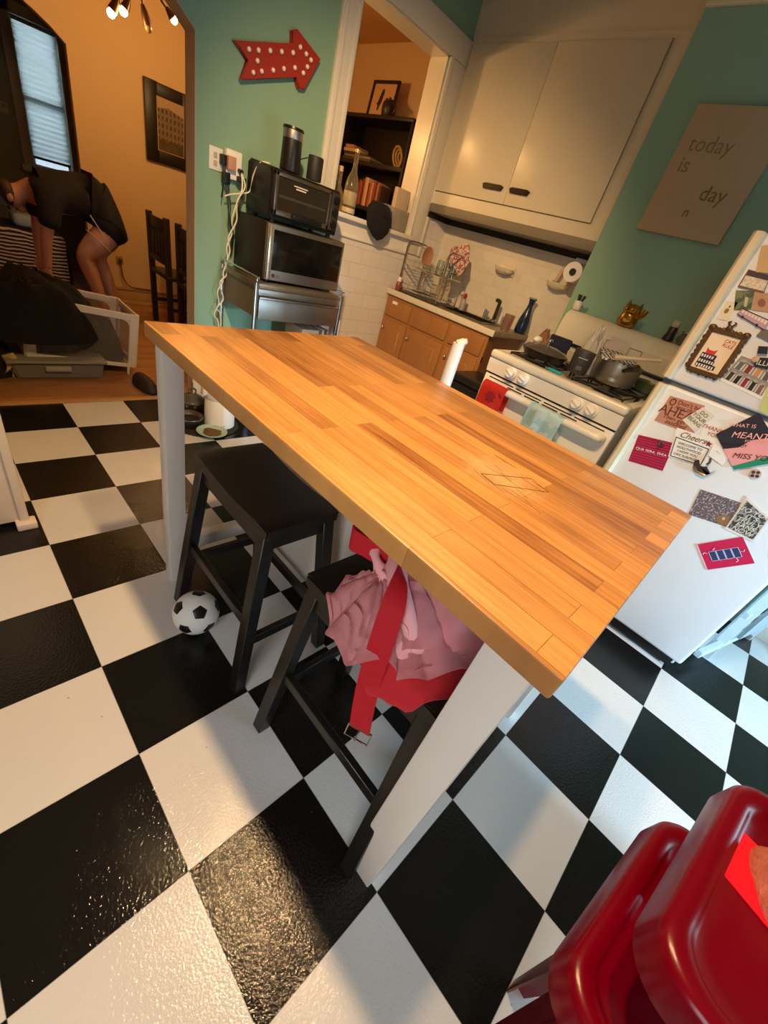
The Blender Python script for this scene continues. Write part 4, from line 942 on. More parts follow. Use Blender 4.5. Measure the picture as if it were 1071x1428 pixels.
obj('dent', B().sphere((1.8, -2.715, .675), .004, (.3, 1, 1), 8), M('#8a8f98', .5), bpy.data.objects['refrigerator'])
# ornate frame with cat bus card
t = thing('ornate_frame', 'small ornate bronze frame with a red cat on a blue bus, freezer door', 'picture frame', (1.797, -2.185, 1.13), group=g)
mo = M('#5c4122', .4, .5, var=.3, scale=60, bump=.3, bscale=120)
fr = [(-2.132, 1.274), (-2.236, 1.277), (-2.240, 1.142), (-2.134, 1.140)]
b = B(); P4 = [Vector((1.794, *c)) for c in fr]
for i in range(4): b.bar(P4[i], P4[(i+1) % 4], .015, .010, (1, 0, 0), .002)
for i in range(4):
    for k in range(1, 9):
        c = P4[i].lerp(P4[(i+1) % 4], k / 9); d = (c - Vector((1.794, -2.185, 1.208))); d.normalize(); b.sphere(c + Vector((0, d.y * .006, d.z * .006)), .006 + .002 * (k % 2), (.6, 1, 1), 8)
for c in P4[:2]: b.sphere(c + Vector((-.001, 0, .006)), .013, (.5, 1, .8), 10)
b.sphere((1.793, -2.178, 1.290), .010, (.5, 1, 1), 10)
for dy in (-.012, .012): b.tube([(1.793, -2.178 + dy * .3, 1.297), (1.793, -2.178 + dy, 1.308), (1.793, -2.178 + dy * .4, 1.310)], .003, 6)
obj('frame', b, mo, t)
cs = [(-2.139, 1.267), (-2.229, 1.270), (-2.233, 1.149), (-2.141, 1.147)]
obj('picture_card', B().quad([(1.7955, y, z) for y, z in cs], (-1, 0, 0), .001), M('#e7d3b6', .7), t, smooth=False)
tl, tr, br_, bl = [Vector((1.7943, *c)) for c in cs]
def atf(u, v): return tl.lerp(tr, u).lerp(bl.lerp(br_, u), v)
mn = M('#1e2048', .7)
for pl in (rect(.10, .55, .62, .72), rect(.10, .70, .66, .84), rect(.10, .82, .78, .94)): cpoly(t, atf, pl, mn, 'printed_bus')
for r, (v0, n) in enumerate(((.59, 5), (.73, 6), (.855, 7))):
    for k in range(n): cpoly(t, atf, rect(.13 + .09 * k, v0, .18 + .09 * k, v0 + .075), M('#e9dcc8', .7), 'printed_window', .0007)
cpoly(t, atf, [(.20, .56), (.18, .40), (.26, .455), (.44, .455), (.53, .40), (.51, .56)], M('#c8352a', .7), 'printed_cat')
for u in (.2, .62): cpoly(t, atf, disc(u, .955, .022, 1.2), mn, 'printed_wheel')
for s, v in (('CATS', .14), ('RULE', .25)): obj('lettering', text_bm(s, .0145, basis(atf(.74, v) + Vector((-.001, 0, 0)), (0, -1, .0), (0, 0, 1)), .0003, 'CENTER'), M('#b0322c', .7), t, smooth=False)
# doors poster
t, at, X, Y = card('doors_print', 'white print with two rows of coloured front doors on the freezer', 'print', [(-2.251, 1.233), (-2.372, 1.230), (-2.388, 1.123), (-2.238, 1.137)], m_paper, g)
cpoly(t, at, rect(.06, .07, .96, .90), M('#8e8a86', .7), 'print_field')
cols = ['#5d6763', '#7d2f2a', '#c08a5a', '#5b5852', '#2f3a37', '#1d1716', '#8d2338', '#26202c', '#7f5a4c']
for r in range(2):
    for k in range(5 if r else 4):
        n = 5 if r else 4; u0 = .10 + .85 * k / n; w_ = .85 / n; v0 = .12 + .40 * r
        cpoly(t, at, rect(u0 + w_ * .06, v0 + .10, u0 + w_ * .86, v0 + .37), M('#cfcac2', .7), 'door_frame_print', .0006); cpoly(t, at, disc(u0 + w_ * .46, v0 + .10, w_ * .40, 1.0), M('#a39e98', .7), 'arch_print', .0006)
        cpoly(t, at, rect(u0 + w_ * .2, v0 + .12, u0 + w_ * .72, v0 + .37), M(cols[r * 4 + k], .7), 'door_print', .0010)
# upper small things
t, at, X, Y = card('bus_magnet', 'lilac double-length bus magnet above the ornate frame', 'magnet', [(-2.176, 1.353), (-2.265, 1.341), (-2.268, 1.313), (-2.172, 1.335)], M('#b79aa6', .5), g, th=.004, lay=1)
for k in range(8): cpoly(t, at, rect(.06 + .115 * k, .14, .145 + .115 * k, .5), M('#e2d5c8', .5), 'window_print')
for u in (.2, .72): cpoly(t, at, disc(u, .98, .18, .25), m_ink, 'wheel')
obj('outline', B().tube([at(0, 0), at(1, 0), at(1, 1), at(0, 1)], .0012, 5, closed=True), M('#3a2430', .6), t)
t, at, X, Y = card('playing_card', 'small cream card with brown botanical print on the freezer edge', 'card', [(-2.123, 1.362), (-2.154, 1.366), (-2.160, 1.309), (-2.125, 1.305)], M('#d9d0b6', .6), g)
cpoly(t, at, disc(.45, .5, .14, 1.3), M('#8a6a3a', .6), 'blossom_print'); cpoly(t, at, disc(.5, .26, .06, 1.2), M('#4a3a22', .6), 'bird_print')
t, at, X, Y = card('snapshot', 'green landscape snapshot with a white figure on the freezer', 'photo', [(-2.127, 1.397), (-2.176, 1.406), (-2.200, 1.356), (-2.157, 1.342)], mat_speckle((.06, .09, .035), (.16, .19, .08), 40, .5, .5), g)
cpoly(t, at, [(.55, .3), (.75, .35), (.7, .85), (.55, .8)], M('#b9b3a0', .6), 'figure_print')
t, at, X, Y = card('boxed_card', 'framed card with a plum band and glittery field, upper freezer', 'card', [(-2.124, 1.458), (-2.190, 1.456), (-2.203, 1.407), (-2.126, 1.406)], M('#6b543f', .6), g, lay=2)
cpoly(t, at, rect(.05, .04, .97, .30), M('#43303a', .6), 'plum_band'); cpoly(t, at, rect(.05, .32, .97, .90), mat_speckle((.55, .45, .33), (.72, .64, .50), 200, .5, .5), 'glitter_field')
t, at, X, Y = card('paper_note', 'tan folded paper at the top of the freezer door', 'paper', [(-2.118, 1.523), (-2.150, 1.535), (-2.195, 1.462), (-2.148, 1.455)], M('#c7a878', .8), g, lay=3)
t, at, X, Y = card('paper_note', 'round-cornered pinkish tan paper above the lilac bus magnet', 'paper', [(-2.178, 1.404), (-2.222, 1.412), (-2.250, 1.362), (-2.202, 1.356)], M('#b8906f', .8), g, lay=1)
cpoly(t, at, disc(.5, .55, .22, 1.0), M('#8f5d4a', .8), 'floral_print')
t, at, X, Y = card('grey_magnet', 'grey rectangular magnet right of the lilac bus', 'magnet', [(-2.262, 1.318), (-2.312, 1.310), (-2.318, 1.282), (-2.258, 1.292)], M('#6c665c', .6), g, th=.003, lay=1)
t, at, X, Y = card('black_magnet', 'black square magnet over the top edge of the doors print', 'magnet', [(-2.283, 1.266), (-2.306, 1.273), (-2.318, 1.252), (-2.293, 1.245)], m_black, g, th=.005, lay=2)
t, at, X, Y = card('lettered_magnet', 'black strip magnet with white lettering over the doors print', 'magnet', [(-2.300, 1.236), (-2.338, 1.246), (-2.345, 1.212), (-2.306, 1.208)], m_black, g, th=.003, lay=2)
ctext(t, at, X, Y, 'ILLI', .5, .55, .022, M('#dcd6c8', .6))
t = one('round_magnet', B().lathe([(.010, 0), (.010, .005), (.001, .007)], (0, 0, 0), 20).xf(Matrix.Translation((1.7935, -2.299, 1.229)) @ Matrix.Rotation(-PI/2, 4, 'Y')), M('#c2a083', .5), 'small round tan magnet at the corner of the black strip magnet', 'magnet', g)
t, at, X, Y = card('sticky_note', 'pale green sticky note right of the doors print', 'note', [(-2.372, 1.180), (-2.425, 1.176), (-2.430, 1.088), (-2.400, 1.090)], M('#c3c981', .8), g, lay=1)

# ================================================================== white folding step stool beside the fridge
t = thing('step_stool', 'white folding frame standing between the fridge and the wall', 'step stool', (2.35, -2.93, 0))
mw2 = M('#c9d0d3', .4, var=.04)
obj('rail', B().bar((1.95, -2.815, .10), (2.75, -3.075, .10), .024, .036), mw2, t)
obj('rail', B().bar((2.12, -2.86, .30), (2.60, -3.02, .30), .022, .032), mw2, t)
for x, y in ((2.16, -2.873), (2.60, -3.02)): obj('leg', B().leg((x, y, 0), (x, y, .62), .04), mw2, t)
obj('side_board', B().quad([(2.22, -2.93, .14), (2.62, -3.06, .14), (2.62, -3.06, .60), (2.22, -2.93, .60)], (.3, 1, 0), .015), M('#9aa6ab', .5), t)
obj('foot', B().lathe([(.026, 0), (.026, .03), (.02, .035)], (2.60, -3.02, 0), 16), M('#6b665f', .6), t)

# ================================================================== ARROW SIGN, OUTLETS, CORDS
t = thing('arrow_sign', 'red marquee arrow sign with white bulbs on the green wall', 'sign', (1.48, .33, 1.83))
AP = [(1.243, 1.817), (1.564, 1.925), (1.550, 1.971), (1.581, 1.988), (1.741, 1.935), (1.660, 1.785), (1.622, 1.776), (1.604, 1.819), (1.287, 1.690), (1.325, 1.777)]
obj('arrow_body', B().prism(AP, 'y', .315, .349, .004), M('#9e2f22', .45, var=.08), t)
for x, z in ((1.318, 1.814), (1.369, 1.83), (1.433, 1.852), (1.498, 1.873), (1.564, 1.894), (1.604, 1.93), (1.644, 1.919), (1.677, 1.908), (1.659, 1.875), (1.638, 1.843), (1.584, 1.844), (1.519, 1.817), (1.458, 1.789), (1.394, 1.762), (1.348, 1.741), (1.367, 1.791)):
    obj('bulb', B().sphere((x, .311, z), .0105, n=10), M('#e8ddcf', .3), t)
t = thing('wall_outlet', 'left wall outlet plate with a black plug on the green wall', 'outlet', (1.18, .345, 1.335))
obj('plate', B().box((1.142, .343, 1.292), (1.216, .349, 1.392), .003), m_white, t)
obj('plug', B().box((1.196, .305, 1.325), (1.226, .343, 1.372), .004), m_black, t)
obj('socket', B().box((1.165, .340, 1.345), (1.185, .344, 1.37), .002).box((1.165, .340, 1.31), (1.185, .344, 1.335), .002), M('#b8ac98', .4), t)
t = thing('outlet_adapter', 'white multi-outlet adapter crowded with plugs beside the outlet plate', 'adapter', (1.28, .34, 1.33))
obj('body', B().box((1.225, .315, 1.275), (1.315, .349, 1.405), .006), m_white, t)
obj('charger', B().box((1.222, .285, 1.315), (1.268, .316, 1.375), .004), M('#b98a70', .5), t, label='tan charger block')
obj('plug', B().box((1.205, .30, 1.245), (1.245, .335, 1.30), .006), m_black, t)
obj('plug', B().cyl((1.300, .316, 1.325), (1.300, .285, 1.322), .011).box((1.285, .29, 1.275), (1.335, .318, 1.30), .004), m_black, t)
def cord(name, pts, r, mat, label, group=None):
    P = smooth_path(pts, 6); return one(name, B().tube(P, r, 6), mat, label, 'cord', group, loc=tuple(P[0]))
mwc = M('#d6d0bd', .5); mbc = M('#1c1814', .5)
cord('power_cord', [(1.300, .29, 1.320), (1.302, .275, 1.25), (1.27, .27, 1.17), (1.25, .275, 1.09), (1.255, .28, 1.02), (1.225, .275, .95), (1.235, .278, .88), (1.212, .275, .82), (1.208, .275, .76), (1.18, .28, .70), (1.19, .28, .63), (1.165, .285, .56), (1.20, .29, .48), (1.20, .29, .10)], .0042, mwc, 'white cord zigzagging down the wall, leftmost of the white pair')
cord('power_cord', [(1.300, .287, 1.318), (1.318, .275, 1.26), (1.27, .265, 1.18), (1.275, .27, 1.09), (1.232, .272, 1.00), (1.245, .275, .93), (1.222, .27, .86), (1.228, .272, .80), (1.19, .275, .75), (1.215, .275, .66), (1.178, .28, .60), (1.21, .285, .53), (1.215, .29, .10)], .0042, mwc, 'white cord twisting beside its twin, rightmost of the white pair')
cord('power_cord', [(1.395, .16, 1.398), (1.362, .20, 1.39), (1.352, .25, 1.33), (1.352, .28, 1.25), (1.30, .285, 1.225), (1.24, .29, 1.205), (1.215, .30, 1.19)], .0042, mwc, 'white cord looping from the outlet over the back of the toaster oven')
cord('power_cord', [(1.212, .30, 1.325), (1.200, .285, 1.28), (1.196, .29, 1.22), (1.195, .30, 1.18)], .0035, mbc, 'short dark cord hanging straight from the left outlet plate')
cord('power_cord', [(1.225, .315, 1.26), (1.24, .29, 1.16), (1.235, .28, 1.10), (1.262, .285, 1.02), (1.280, .32, .96), (1.28, .335, .90)], .0075, mbc, 'thick black appliance cord running down behind the microwave')
cord('power_cord', [(1.318, .30, 1.285), (1.32, .30, 1.24), (1.30, .29, 1.18), (1.295, .30, 1.13), (1.31, .32, 1.08)], .0055, mbc, 'black cord slanting from the adapter to behind the toaster oven')

# ================================================================== CART WITH APPLIANCES
t = thing('metal_cart', 'stainless kitchen cart with a drawer under the microwave', 'cart', (1.54, .11, 0))
CX0, CX1, CY0, CY1 = 1.222, 1.842, -.10, .31
obj('top', B().box((CX0, CY0, .818), (CX1, CY1, .848), .004), M('#8a7c69', .35, .8), t)
obj('tray', B().box((CX0 + .012, CY0 + .012, .66), (CX1 - .012, CY1, .815)), M('#7a6a57', .4, .6), t)
d = obj('drawer', B().box((CX0 + .016, CY0 - .012, .655), (CX1 - .016, CY0 + .015, .768), .004), m_steel_b, t)
obj('pull', B().box((CX0 + .016, CY0 - .020, .768), (CX1 - .016, CY0 + .01, .780), .003), m_steel, d)
obj('front_rail', B().box((CX0 + .01, CY0 - .004, .786), (CX1 - .01, CY0 + .012, .818), .002), m_steel_b, t)
for x in (CX0, CX1):
    for y in (CY0, CY1): obj('leg', B().box((x - .011, y - .011, .05), (x + .011, y + .011, .85), .003), m_steel, t)
for x in (CX0, CX1): obj('side_rail', B().tube(smooth_path([(x, CY0, .845), (x, CY0, .868), (x, CY0 + .012, .878), (x, CY1 - .012, .878), (x, CY1, .868), (x, CY1, .845)], 4), .005), m_chrome, t)
for z in (.38, .12): obj('shelf', B().box((CX0, CY0, z), (CX1, CY1, z + .02), .003), m_steel_b, t)
for x in (CX0, CX1):
    for y in (CY0, CY1): obj('caster', B().cyl((x - .01, y, .026), (x + .01, y, .026), .025).cyl((x, y, .03), (x, y, .055), .008), m_black, t)
# things on the cart shelf, glimpsed below the drawer
one('storage_tin', B().box((1.60, -.06, .40), (1.74, .14, .61), .006), M('#b9a48c', .4), 'tan box on the cart shelf below the drawer', 'box')
for k in range(4): one('cookbook', B().box((1.752 + .020 * k, -.05, .40), (1.768 + .020 * k, .12, .60 + .012 * (k % 2)), .001), M(('#7a5a45', '#c9b8a2', '#5b4636', '#a08d78')[k], .6), ('brown upright book on the cart shelf, closest to the tan box', 'cream upright book on the cart shelf, second from the tan box', 'dark brown upright book on the cart shelf, third from the tan box', 'taupe upright book on the cart shelf, closest to the cart leg')[k], 'book', 'books on the cart shelf')
one('white_bag', heap((1.90, .16, .0), .055, .075, .78, seed=41, lobes=.1, fold=.08, p=1.6, nt=40, nr=18), M('#e3d8ca', .6, var=.04), 'white paper bag standing between the cart and the tiled half wall', 'bag', loc=(1.90, .16, 0))
one('tea_towel', B().box((1.845, -.11, .55), (1.862, -.02, .70), .004), M('#d8c3b6', .9), 'pale cloth hanging on the right side of the cart', 'cloth')

t = thing('microwave', 'stainless microwave oven on the metal cart, under the toaster oven', 'microwave', (1.57, .13, .85))
MX0, MX1, MY, MZ0, MZ1 = 1.296, 1.838, -.045, .858, 1.142
obj('case', B().box((MX0, MY + .02, MZ0), (MX1, .325, MZ1), .004), M('#1d1712', .45), t)
d = obj('door', B().box((MX0, MY, MZ0 + .004), (MX1, MY + .022, MZ1 - .002), .004), m_steel_b, t)
obj('window', B().box((MX0 + .030, MY - .004, MZ0 + .058), (MX1 - .016, MY + .004, MZ1 - .026), .003), m_darkglass, d)
obj('handle', B().box((MX0 - .004, MY - .028, MZ0 + .008), (MX0 + .024, MY - .004, MZ1 - .004), .006), M('#e8e4dc', .22, .9), d, label='bright vertical edge handle')
b = B().lathe([(.011, 0), (.011, .002), (.001, .002)], (0, 0, 0), 20); b.xf(Matrix.Translation((MX0 + .055, MY, MZ0 + .030)) @ Matrix.Rotation(PI/2, 4, 'X')); obj('round_mark', b, M('#3a2a24', .4), d)
obj('lettering', text_bm('LG', .022, basis((MX0 + .082, MY - .002, MZ0 + .030), (1, 0, 0), (0, 0, 1)), .0004), M('#4a4038', .4), d, smooth=False)
for x in (MX0 + .04, MX1 - .04):
    for y in (.0, .28): obj('foot', B().cyl((x, y, .849), (x, y, .86), .012), m_black, t)

t = thing('toaster_oven', 'black toaster oven with three knobs on top of the microwave', 'toaster oven', (1.60, .18, 1.145))
TX0, TX1, TY, TZ0, TZ1 = 1.352, 1.838, .055, 1.160, 1.388
obj('case', B().prism([(TY + .01, TZ0), (.315, TZ0), (.325, TZ0 + .03), (.325, TZ1), (.30, TZ1 + .014), (TY + .03, TZ1), (TY + .008, TZ1 - .02)], 'x', TX0, TX1, .008), M('#17130f', .35), t)
b = B(); fx0, fx1, fz0, fz1 = TX0 + .02, TX1 - .085, TZ0 + .02, TZ1 - .012
for a, c in (((fx0, fz0, fx1, fz0 + .026),) , ((fx0, fz1 - .018, fx1, fz1),), ((fx0, fz0, fx0 + .022, fz1),), ((fx1 - .016, fz0, fx1, fz1),)) if False else (): pass
for (xa, za, xb, zb) in ((fx0, fz0, fx1, fz0 + .026), (fx0, fz1 - .018, fx1, fz1), (fx0, fz0, fx0 + .020, fz1), (fx1 - .014, fz0, fx1, fz1)): b.box((xa, TY - .008, za), (xb, TY + .012, zb), .003)
d = obj('door', b, M('#7c7264', .3, .85), t)
obj('glass', B().box((fx0 + .018, TY - .002, fz0 + .024), (fx1 - .012, TY + .006, fz1 - .016)), M('#2a2520', .08, var=.15), d)
obj('handle', B().box((fx0 + .11, TY - .035, fz0 + .006), (fx1 - .06, TY - .012, fz0 + .030), .006).box((fx0 + .12, TY - .015, fz0 + .008), (fx0 + .14, TY, fz0 + .028)).box((fx1 - .09, TY - .015, fz0 + .008), (fx1 - .07, TY, fz0 + .028)), m_black, d)
obj('rack', B().box((fx0 + .03, TY - .0035, fz0 + .085), (fx1 - .03, TY - .0015, fz0 + .098)), M('#6f675a', .3, .8), d)
obj('badge', B().box((fx0 + .12, TY - .0045, fz1 - .042), (fx0 + .21, TY - .002, fz1 - .037)).box((fx0 + .135, TY - .0045, fz1 - .054), (fx0 + .20, TY - .002, fz1 - .048)), M('#cfc8bb', .4), d)
obj('control_strip', B().box((TX1 - .078, TY - .006, TZ0 + .022), (TX1 - .014, TY + .012, TZ1 - .014), .004), M('#5f574b', .35, .8), t)
for z in (1.338, 1.278, 1.215):
    k = B().lathe([(.021, 0), (.019, .016), (.001, .017)], (0, 0, 0), 20).box((-.003, -.019, .012), (.003, .019, .022)); k.xf(Matrix.Translation((TX1 - .046, TY - .006, z)) @ Matrix.Rotation(PI/2, 4, 'X')); obj('knob', k, m_black, t)
for x in (TX0 + .04, TX1 - .04):
    for y in (.09, .28): obj('foot', B().cyl((x, y, 1.141), (x, y, 1.163), .014), m_black, t)
t = thing('speaker_canister', 'tall dark cylinder with a steel band, left on the toaster oven', 'canister', (1.50, .13, 1.395), world=False)
obj('body', B().lathe([(.054, 0), (.056, .006), (.052, .14)], (0, 0, 0), 30), M('#191410', .35, var=.2), t)
obj('steel_band', B().lathe([(.053, .138), (.054, .142), (.053, .176)], (0, 0, 0), 30), m_steel_b, t)
obj('lid', B().lathe([(.055, .175), (.057, .178), (.055, .188), (.001, .19)], (0, 0, 0), 30), M('#2a231c', .3, .4), t)
t = thing('smart_speaker', 'short plain black cylinder right on the toaster oven', 'speaker', (1.665, .13, 1.395), world=False)
obj('body', B().lathe([(.042, 0), (.044, .005), (.044, .105), (.041, .112), (.001, .112)], (0, 0, 0), 30), M('#211c18', .6, var=.15), t)
cord('thin_cord', [(1.63, .16, 1.49), (1.605, .18, 1.475), (1.575, .19, 1.455), (1.555, .20, 1.44), (1.55, .20, 1.41)], .003, mbc, 'thin dark wire curving between the two dark cylinders')

# ================================================================== PASS-THROUGH LEDGE
def bottle(loc, prof, mat, label, cat='bottle', grp=None, parts=()):
    t = thing('glass_bottle', label, cat, loc, group=grp, world=False); obj('glass', B().lathe(prof, (0, 0, 0), 24), mat, t)
    for nm, pr, m in parts: obj(nm, B().lathe(pr, (0, 0, 0), 24), m, t)
    return t
mgl = M('#b3a684', .07, trans=.8, var=.1)
bottle((2.19, .42, 1.302), [(.045, 0), (.048, .01), (.048, .16), (.040, .20), (.020, .245), (.015, .28), (.015, .345), (.018, .35)], mgl, 'tall clear glass bottle with a pale label on the pass-through ledge', grp='bottles on the ledge', parts=(('label', [(.0485, .05), (.0492, .051), (.0492, .13), (.0485, .131)], M('#a79a74', .5, var=.3, scale=60)), ('base_label', [(.0485, .008), (.0492, .009), (.0492, .035), (.0485, .036)], M('#c8bb98', .5)), ('cap', [(.017, .345), (.017, .365), (.001, .366)], M('#c9b48c', .3, .6))))
bottle((2.075, .42, 1.302), [(.040, 0), (.044, .01), (.044, .09), (.020, .14), (.016, .15), (.016, .21), (.018, .215)], mgl, 'short wide clear bottle behind the toaster oven on the ledge', grp='bottles on the ledge', parts=(('cork', [(.015, .213), (.016, .245), (.001, .246)], M('#d2b290', .7)),))
t = thing('knit_hat', 'dark knitted hat drooping over the pass-through ledge', 'hat', (2.36, .27, 1.21))
b = B()
def capf(i, j):
    a = 2 * PI * i; q = j; prof = [(0, .105), (.06, .10), (.095, .06), (.10, .0), (.085, -.06), (.045, -.105), (0.0, -.125)]
    k = q * 6; n0 = min(5, int(k)); f = k - n0; r = prof[n0][0] * (1 - f) + prof[n0+1][0] * f; z = prof[n0][1] * (1 - f) + prof[n0+1][1] * f
    w = 1 + .10 * noise.noise(Vector((math.cos(a) * 2, math.sin(a) * 2, z * 14)))
    return (2.355 + r * 1.15 * w * math.cos(a) - z * .18, .255 + r * .5 * w * math.sin(a) + (.10 if False else 0), 1.325 + z)
b.grid(capf, 36, 24); obj('knit', b, M('#1a1714', .95, var=.2, bump=.5, bscale=150), t)
obj('band', B().tube([(2.35 + .105 * math.cos(a), .258 + .048 * math.sin(a), 1.355) for a in [2*PI*k/24 for k in range(24)]], .009, 8, closed=True), M('#15120f', .95, var=.2, bump=.5, bscale=150), t)
t = thing('clear_bin', 'clear plastic bin of odds and ends at the right of the ledge', 'bin', (2.66, .40, 1.302))
b = B()
for a, c in (((2.50, .345, 1.303), (2.74, .348, 1.44)), ((2.50, .45, 1.303), (2.74, .453, 1.44)), ((2.50, .348, 1.303), (2.503, .45, 1.44)), ((2.737, .348, 1.303), (2.74, .45, 1.44)), ((2.50, .345, 1.3025), (2.74, .453, 1.306))): b.box(a, c, .001)
obj('walls', b, M('#cfc6b4', .15, trans=.6, alpha=.8, var=0), t)
one('blue_cloth', heap((2.49, .325, 1.30), .07, .035, .13, seed=51, lobes=.25, fold=.35, p=1.7, nt=48, nr=18), M('#2a3a5e', .9, var=.2), 'blue crumpled cloth between the dark hat and the clear bin', 'cloth')
one('paper_bag', B().box((2.58, .36, 1.31), (2.72, .40, 1.565), .004), M('#bfa78d', .7, var=.1), 'tan paper packet sticking out of the clear bin', 'packet')
one('snack_pouch', heap((2.70, .42, 1.31), .045, .035, .21, seed=55, lobes=.2, fold=.25, p=2.2, nt=40, nr=16), M('#8a7a6a', .25, trans=.3, var=.2), 'crinkled grey translucent pouch at the right of the ledge', 'pouch')
one('white_carton', B().box((2.515, .352, 1.308), (2.66, .36, 1.415), .002), M('#d9cfc0', .6, var=.1), 'white carton facing the kitchen inside the clear bin', 'carton')
one('blister_pack', B().box((2.545, .3495, 1.325), (2.56, .3518, 1.40), .001), M('#3a332c', .5), 'dark narrow strip on the face of the white carton', 'packet')

# ================================================================== DINING ROOM: BOOKCASE
t = thing('bookcase', 'tall black open bookcase seen through the pass-through', 'bookcase', (3.34, 1.49, 0))
mbk = M('#1e160f', .45, var=.15)
for y0, y1 in ((1.00, 1.025), (1.945, 1.97)): obj('side_panel', B().box((3.20, y0, 0), (3.48, y1, 2.115), .002), mbk, t)
obj('back_panel', B().box((3.47, 1.0, 0), (3.485, 1.97, 2.115)), mbk, t)
for z in (.05, .50, .95, 1.40, 1.745): obj('shelf', B().box((3.205, 1.025, z), (3.47, 1.945, z + .035), .002), mbk, t)
obj('top', B().box((3.19, .995, 2.09), (3.485, 1.975, 2.118), .003), mbk, t)
bc = ['#8a3f30', '#a8563c', '#6e2a22', '#c08a62', '#d2ae86', '#7a2e26', '#b0603c', '#caa070', '#8e4a34', '#6a2f28', '#b5774f', '#54352a']
labs = ['rust', 'orange-brown', 'dark maroon', 'tan', 'cream', 'wine red', 'burnt orange', 'straw', 'chestnut', 'deep red', 'caramel', 'brown']
y = 1.60
for k in range(12):
    wd = (.030, .022, .034, .018, .036, .024, .030, .020, .032, .026, .022, .034)[k]; h = (.20, .185, .215, .23, .225, .19, .21, .20, .215, .18, .205, .19)[k]
    tt = thing('book', '%s book spine in the bookcase row, %s' % (labs[k], ('farthest left', 'second from the left', 'third from the left', 'fourth from the left', 'fifth from the left', 'sixth from the left', 'sixth from the right', 'fifth from the right', 'fourth from the right', 'third from the right', 'second from the right', 'farthest right')[k]), 'book', (3.23, y - wd / 2, 1.4355), group='books on the bookcase shelf')
    obj('cover', B().box((3.225, y - wd + .001, 1.4355), (3.36, y, 1.4355 + h), .002), M(bc[k], .5), tt)
    obj('pages', B().box((3.23, y - wd + .004, 1.4355 + h - .003), (3.355, y - .003, 1.4355 + h + .0008)), m_paper, tt); y -= wd + .001
for k, (dy, dz, yy, colr, lab) in enumerate(((.42, .020, 1.72, '#55493a', 'dark magazine at the bottom of the flat stack in the bookcase'), (.40, .018, 1.71, '#8a765c', 'tan magazine second from the bottom of the flat stack'), (.36, .020, 1.74, '#4a3f33', 'dark magazine in the middle of the flat stack'), (.20, .026, 1.83, '#d2b695', 'cream book on the flat stack, second from the top'), (.14, .028, 1.84, '#c08a6a', 'salmon book on the very top of the flat stack'))):
    z = 1.7805 + sum((.020, .018, .020, .026, .028)[:k]); one('magazine', B().box((3.23, yy - dy / 2, z), (3.42, yy + dy / 2, z + dz - .001), .002), M(colr, .6, var=.15), lab, 'magazine', 'flat stack in the bookcase')
t = thing('wicker_ornament', 'round golden woven ornament tilted on the upper bookcase shelf', 'ornament', (3.30, 1.18, 1.782))
b = B()
for k in range(3):
    rr = .075 - .018 * k; b.tube([(3.27 + .02 * k, 1.18 + rr * .75 * math.cos(a) + .02 * math.sin(a), 1.86 + rr * math.sin(a)) for a in [2*PI*i/28 for i in range(28)]], .010, 8, closed=True)
obj('coils', b, M('#a5803f', .45, var=.3, scale=60, bump=.4), t)
t = thing('framed_print', 'thin black frame with a dark feather print leaning on the bookcase top', 'picture frame', (3.35, 1.60, 2.118))
yl, yr, z0, z1 = 1.80, 1.44, 2.119, 2.40; fm = basis((3.34, (yl + yr) / 2, z0), (0, -1, 0), (.12, 0, 1)); W2 = (yl - yr) / 2; H = z1 - z0
def fb(a, c, bev=.002): return B().box(a, c, bev).xf(fm)
b = B().box((-W2, 0, 0), (-W2 + .025, H, .02), .002).box((W2 - .025, 0, 0), (W2, H, .02), .002).box((-W2, 0, 0), (W2, .022, .02), .002).box((-W2, H - .022, 0), (W2, H, .02), .002); b.xf(fm); obj('frame', b, M('#2a1c0e', .4), t)
obj('print', fb((-W2 + .02, .02, .002), (W2 - .02, H - .02, .008), 0), M('#d2a678', .7, var=.06), t)
b = B().prism([(-.055, .065), (-.035, .07), (-.03, .10), (-.015, .12), (.0, .20), (-.012, .225), (-.035, .215), (-.06, .13), (-.075, .115), (-.055, .10)], 'z', .008, .010); b.xf(fm); obj('printed_feather', b, M('#33241a', .7), t)
t = thing('small_jug', 'small dark handled jug beside the print on the bookcase top', 'jug', (3.27, 1.43, 2.118), world=False)
obj('body', B().lathe([(.05, 0), (.058, .01), (.062, .07), (.055, .10), (.04, .115), (.042, .125)], (0, 0, 0), 24), M('#2c2418', .4), t)
obj('handle', B().tube(smooth_path([(0, -.05, .10), (0, -.085, .09), (0, -.088, .05), (0, -.055, .03)], 4), .009, 8), M('#2c2418', .4), t)
obj('knob', B().sphere((0, .0, .132), .012, n=10), M('#2c2418', .4), t)

